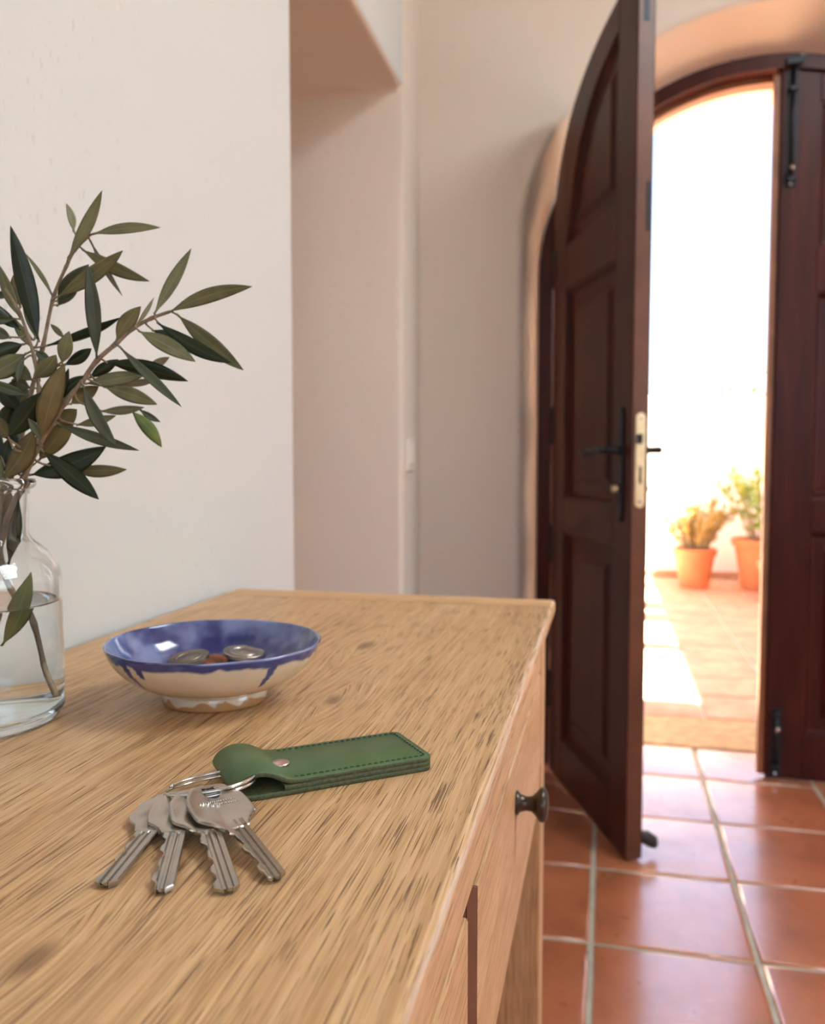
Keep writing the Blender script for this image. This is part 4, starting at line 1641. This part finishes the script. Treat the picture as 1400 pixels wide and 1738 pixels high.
run((.006, mg), (FL - mg, mg)); run((FL - mg, mg), (FL - mg, FW - mg)); run((FL - mg, FW - mg), (.012, FW - mg))
o = mesh_obj('stitching', v, f, M['thread'], fob, smooth=True); o['kind'] = 'stuff'
rv = lathe('rivet', [(0, .0004), (.0048, .0002), (.0050, .0007), (.0046, .0012), (.003, .0016), (0, .0018)], M['copper'], fob, n=36)
rv.location = (.0085, .0230, FT + .0002)
tag(rv, 'round copper rivet')

# ================================================================== POTTED PLANTS ON THE PATIO
def terracotta_pot(parent, r_top, r_base, h, rim=.05):
    prof = [(0, 0), (r_base, 0), (r_base * 1.0 + (r_top - r_base) * .72, h - rim), (r_top * 1.0, h - rim), (r_top * 1.04, h - .006), (r_top * 1.01, h),
            (r_top * .90, h), (r_top * .86, h - rim), (r_top * .80, h - .04), (0, h - .04)]
    o = lathe('pot', prof, M['clay'], parent, n=44)
    auto_smooth(o, 40)
    s = lathe('soil', [(0, h - .035), (r_top * .5, h - .032), (r_top * .84, h - .038)], M['soil'], parent, n=24)
    return o


LEAF_CACHE = {}


def plant_leaf_mesh(L, W, T, mat, key):
    if key in LEAF_CACHE: return LEAF_CACHE[key]
    v, f = [], []
    N = 6
    for i in range(N + 1):
        t = i / N
        hw = W / 2 * max(.05, sin(pi * min(1, t * .95 + .04)) ** .8)
        z = .18 * L * t * (1 - t) * 2
        for (dy, dz) in ((-1, 0), (0, T / 2), (1, 0), (0, -T / 2)):
            v.append((L * t, hw * dy, z + dz * (1 - t * .5)))
    for i in range(N):
        for k in range(4):
            f.append((i * 4 + k, i * 4 + (k + 1) % 4, (i + 1) * 4 + (k + 1) % 4, (i + 1) * 4 + k))
    me = bpy.data.meshes.new('leaf')
    me.from_pydata(v, [], f)
    me.materials.append(mat)
    for p in me.polygons: p.use_smooth = True
    fix_normals(me)
    LEAF_CACHE[key] = me
    return me


def bushy(parent, z0, spread, height, nb, nl, L, W, T, mat, key, seed, up=.5):
    rnd = random.Random(seed)
    me = plant_leaf_mesh(L, W, T, mat, key)
    for b in range(nb):
        a = 2 * pi * b / nb + rnd.uniform(-.3, .3)
        rr = spread * rnd.uniform(.35, 1.0)
        hh = height * rnd.uniform(.72, 1.0) * (1 - .35 * (rr / spread) ** 2)
        p3 = Vector((rr * cos(a), rr * sin(a), z0 + hh))
        p1 = Vector((rr * .25 * cos(a), rr * .25 * sin(a), z0))
        p2 = Vector((rr * .55 * cos(a), rr * .55 * sin(a), z0 + hh * .55))
        path = smooth_path([p1, p2, p3], 4)
        tube('stem', path, [.007 * (1 - .6 * i / (len(path) - 1)) for i in range(len(path))], M['stemwood'], parent, n=6)
        for k in range(nl):
            t = .35 + .65 * (k / max(1, nl - 1))
            i = min(len(path) - 1, int(t * (len(path) - 1)))
            p = path[i] + Vector((rnd.uniform(-1, 1), rnd.uniform(-1, 1), rnd.uniform(-1, 1))) * .006
            o = bpy.data.objects.new('leaf', me)
            o.parent = parent
            o.location = p
            o.rotation_euler = (rnd.uniform(-.6, .6), -rnd.uniform(up - .5, up + .6), rnd.uniform(0, 2 * pi))
            s = rnd.uniform(.7, 1.15)
            o.scale = (s, s, s)
            SC.collection.objects.link(o)


p = empty('potted_plant', (1.12, 6.52, 0), 'bushy golden jade plant in a round terracotta pot, standing free on the patio', 'plant')
terracotta_pot(p, .152, .105, .29)
bushy(p, .25, .33, .44, 34, 13, .060, .036, .011, M['succulent'], 'jade', 5)
p = empty('potted_plant', (1.59, 6.50, 0), 'tall yellow-green shrub in the large terracotta pot by the patio wall', 'plant')
terracotta_pot(p, .215, .150, .37)
bushy(p, .33, .36, .72, 20, 12, .085, .034, .003, M['shrub'], 'shrub', 9, up=.7)
p = empty('potted_plant', (1.64, 5.98, 0), 'low grassy green plant in the nearer terracotta pot at the right', 'plant')
terracotta_pot(p, .175, .125, .27)
bushy(p, .24, .17, .16, 16, 9, .07, .02, .003, M['shrub'], 'low', 12, up=1.0)
p = empty('shrub', (1.62, 8.05, -.08), 'yellow-green shrub peeping over the patio wall', 'shrub')
bushy(p, 0.0, .55, 2.00, 26, 16, .10, .05, .003, M['shrub_far'], 'over', 15, up=.7)
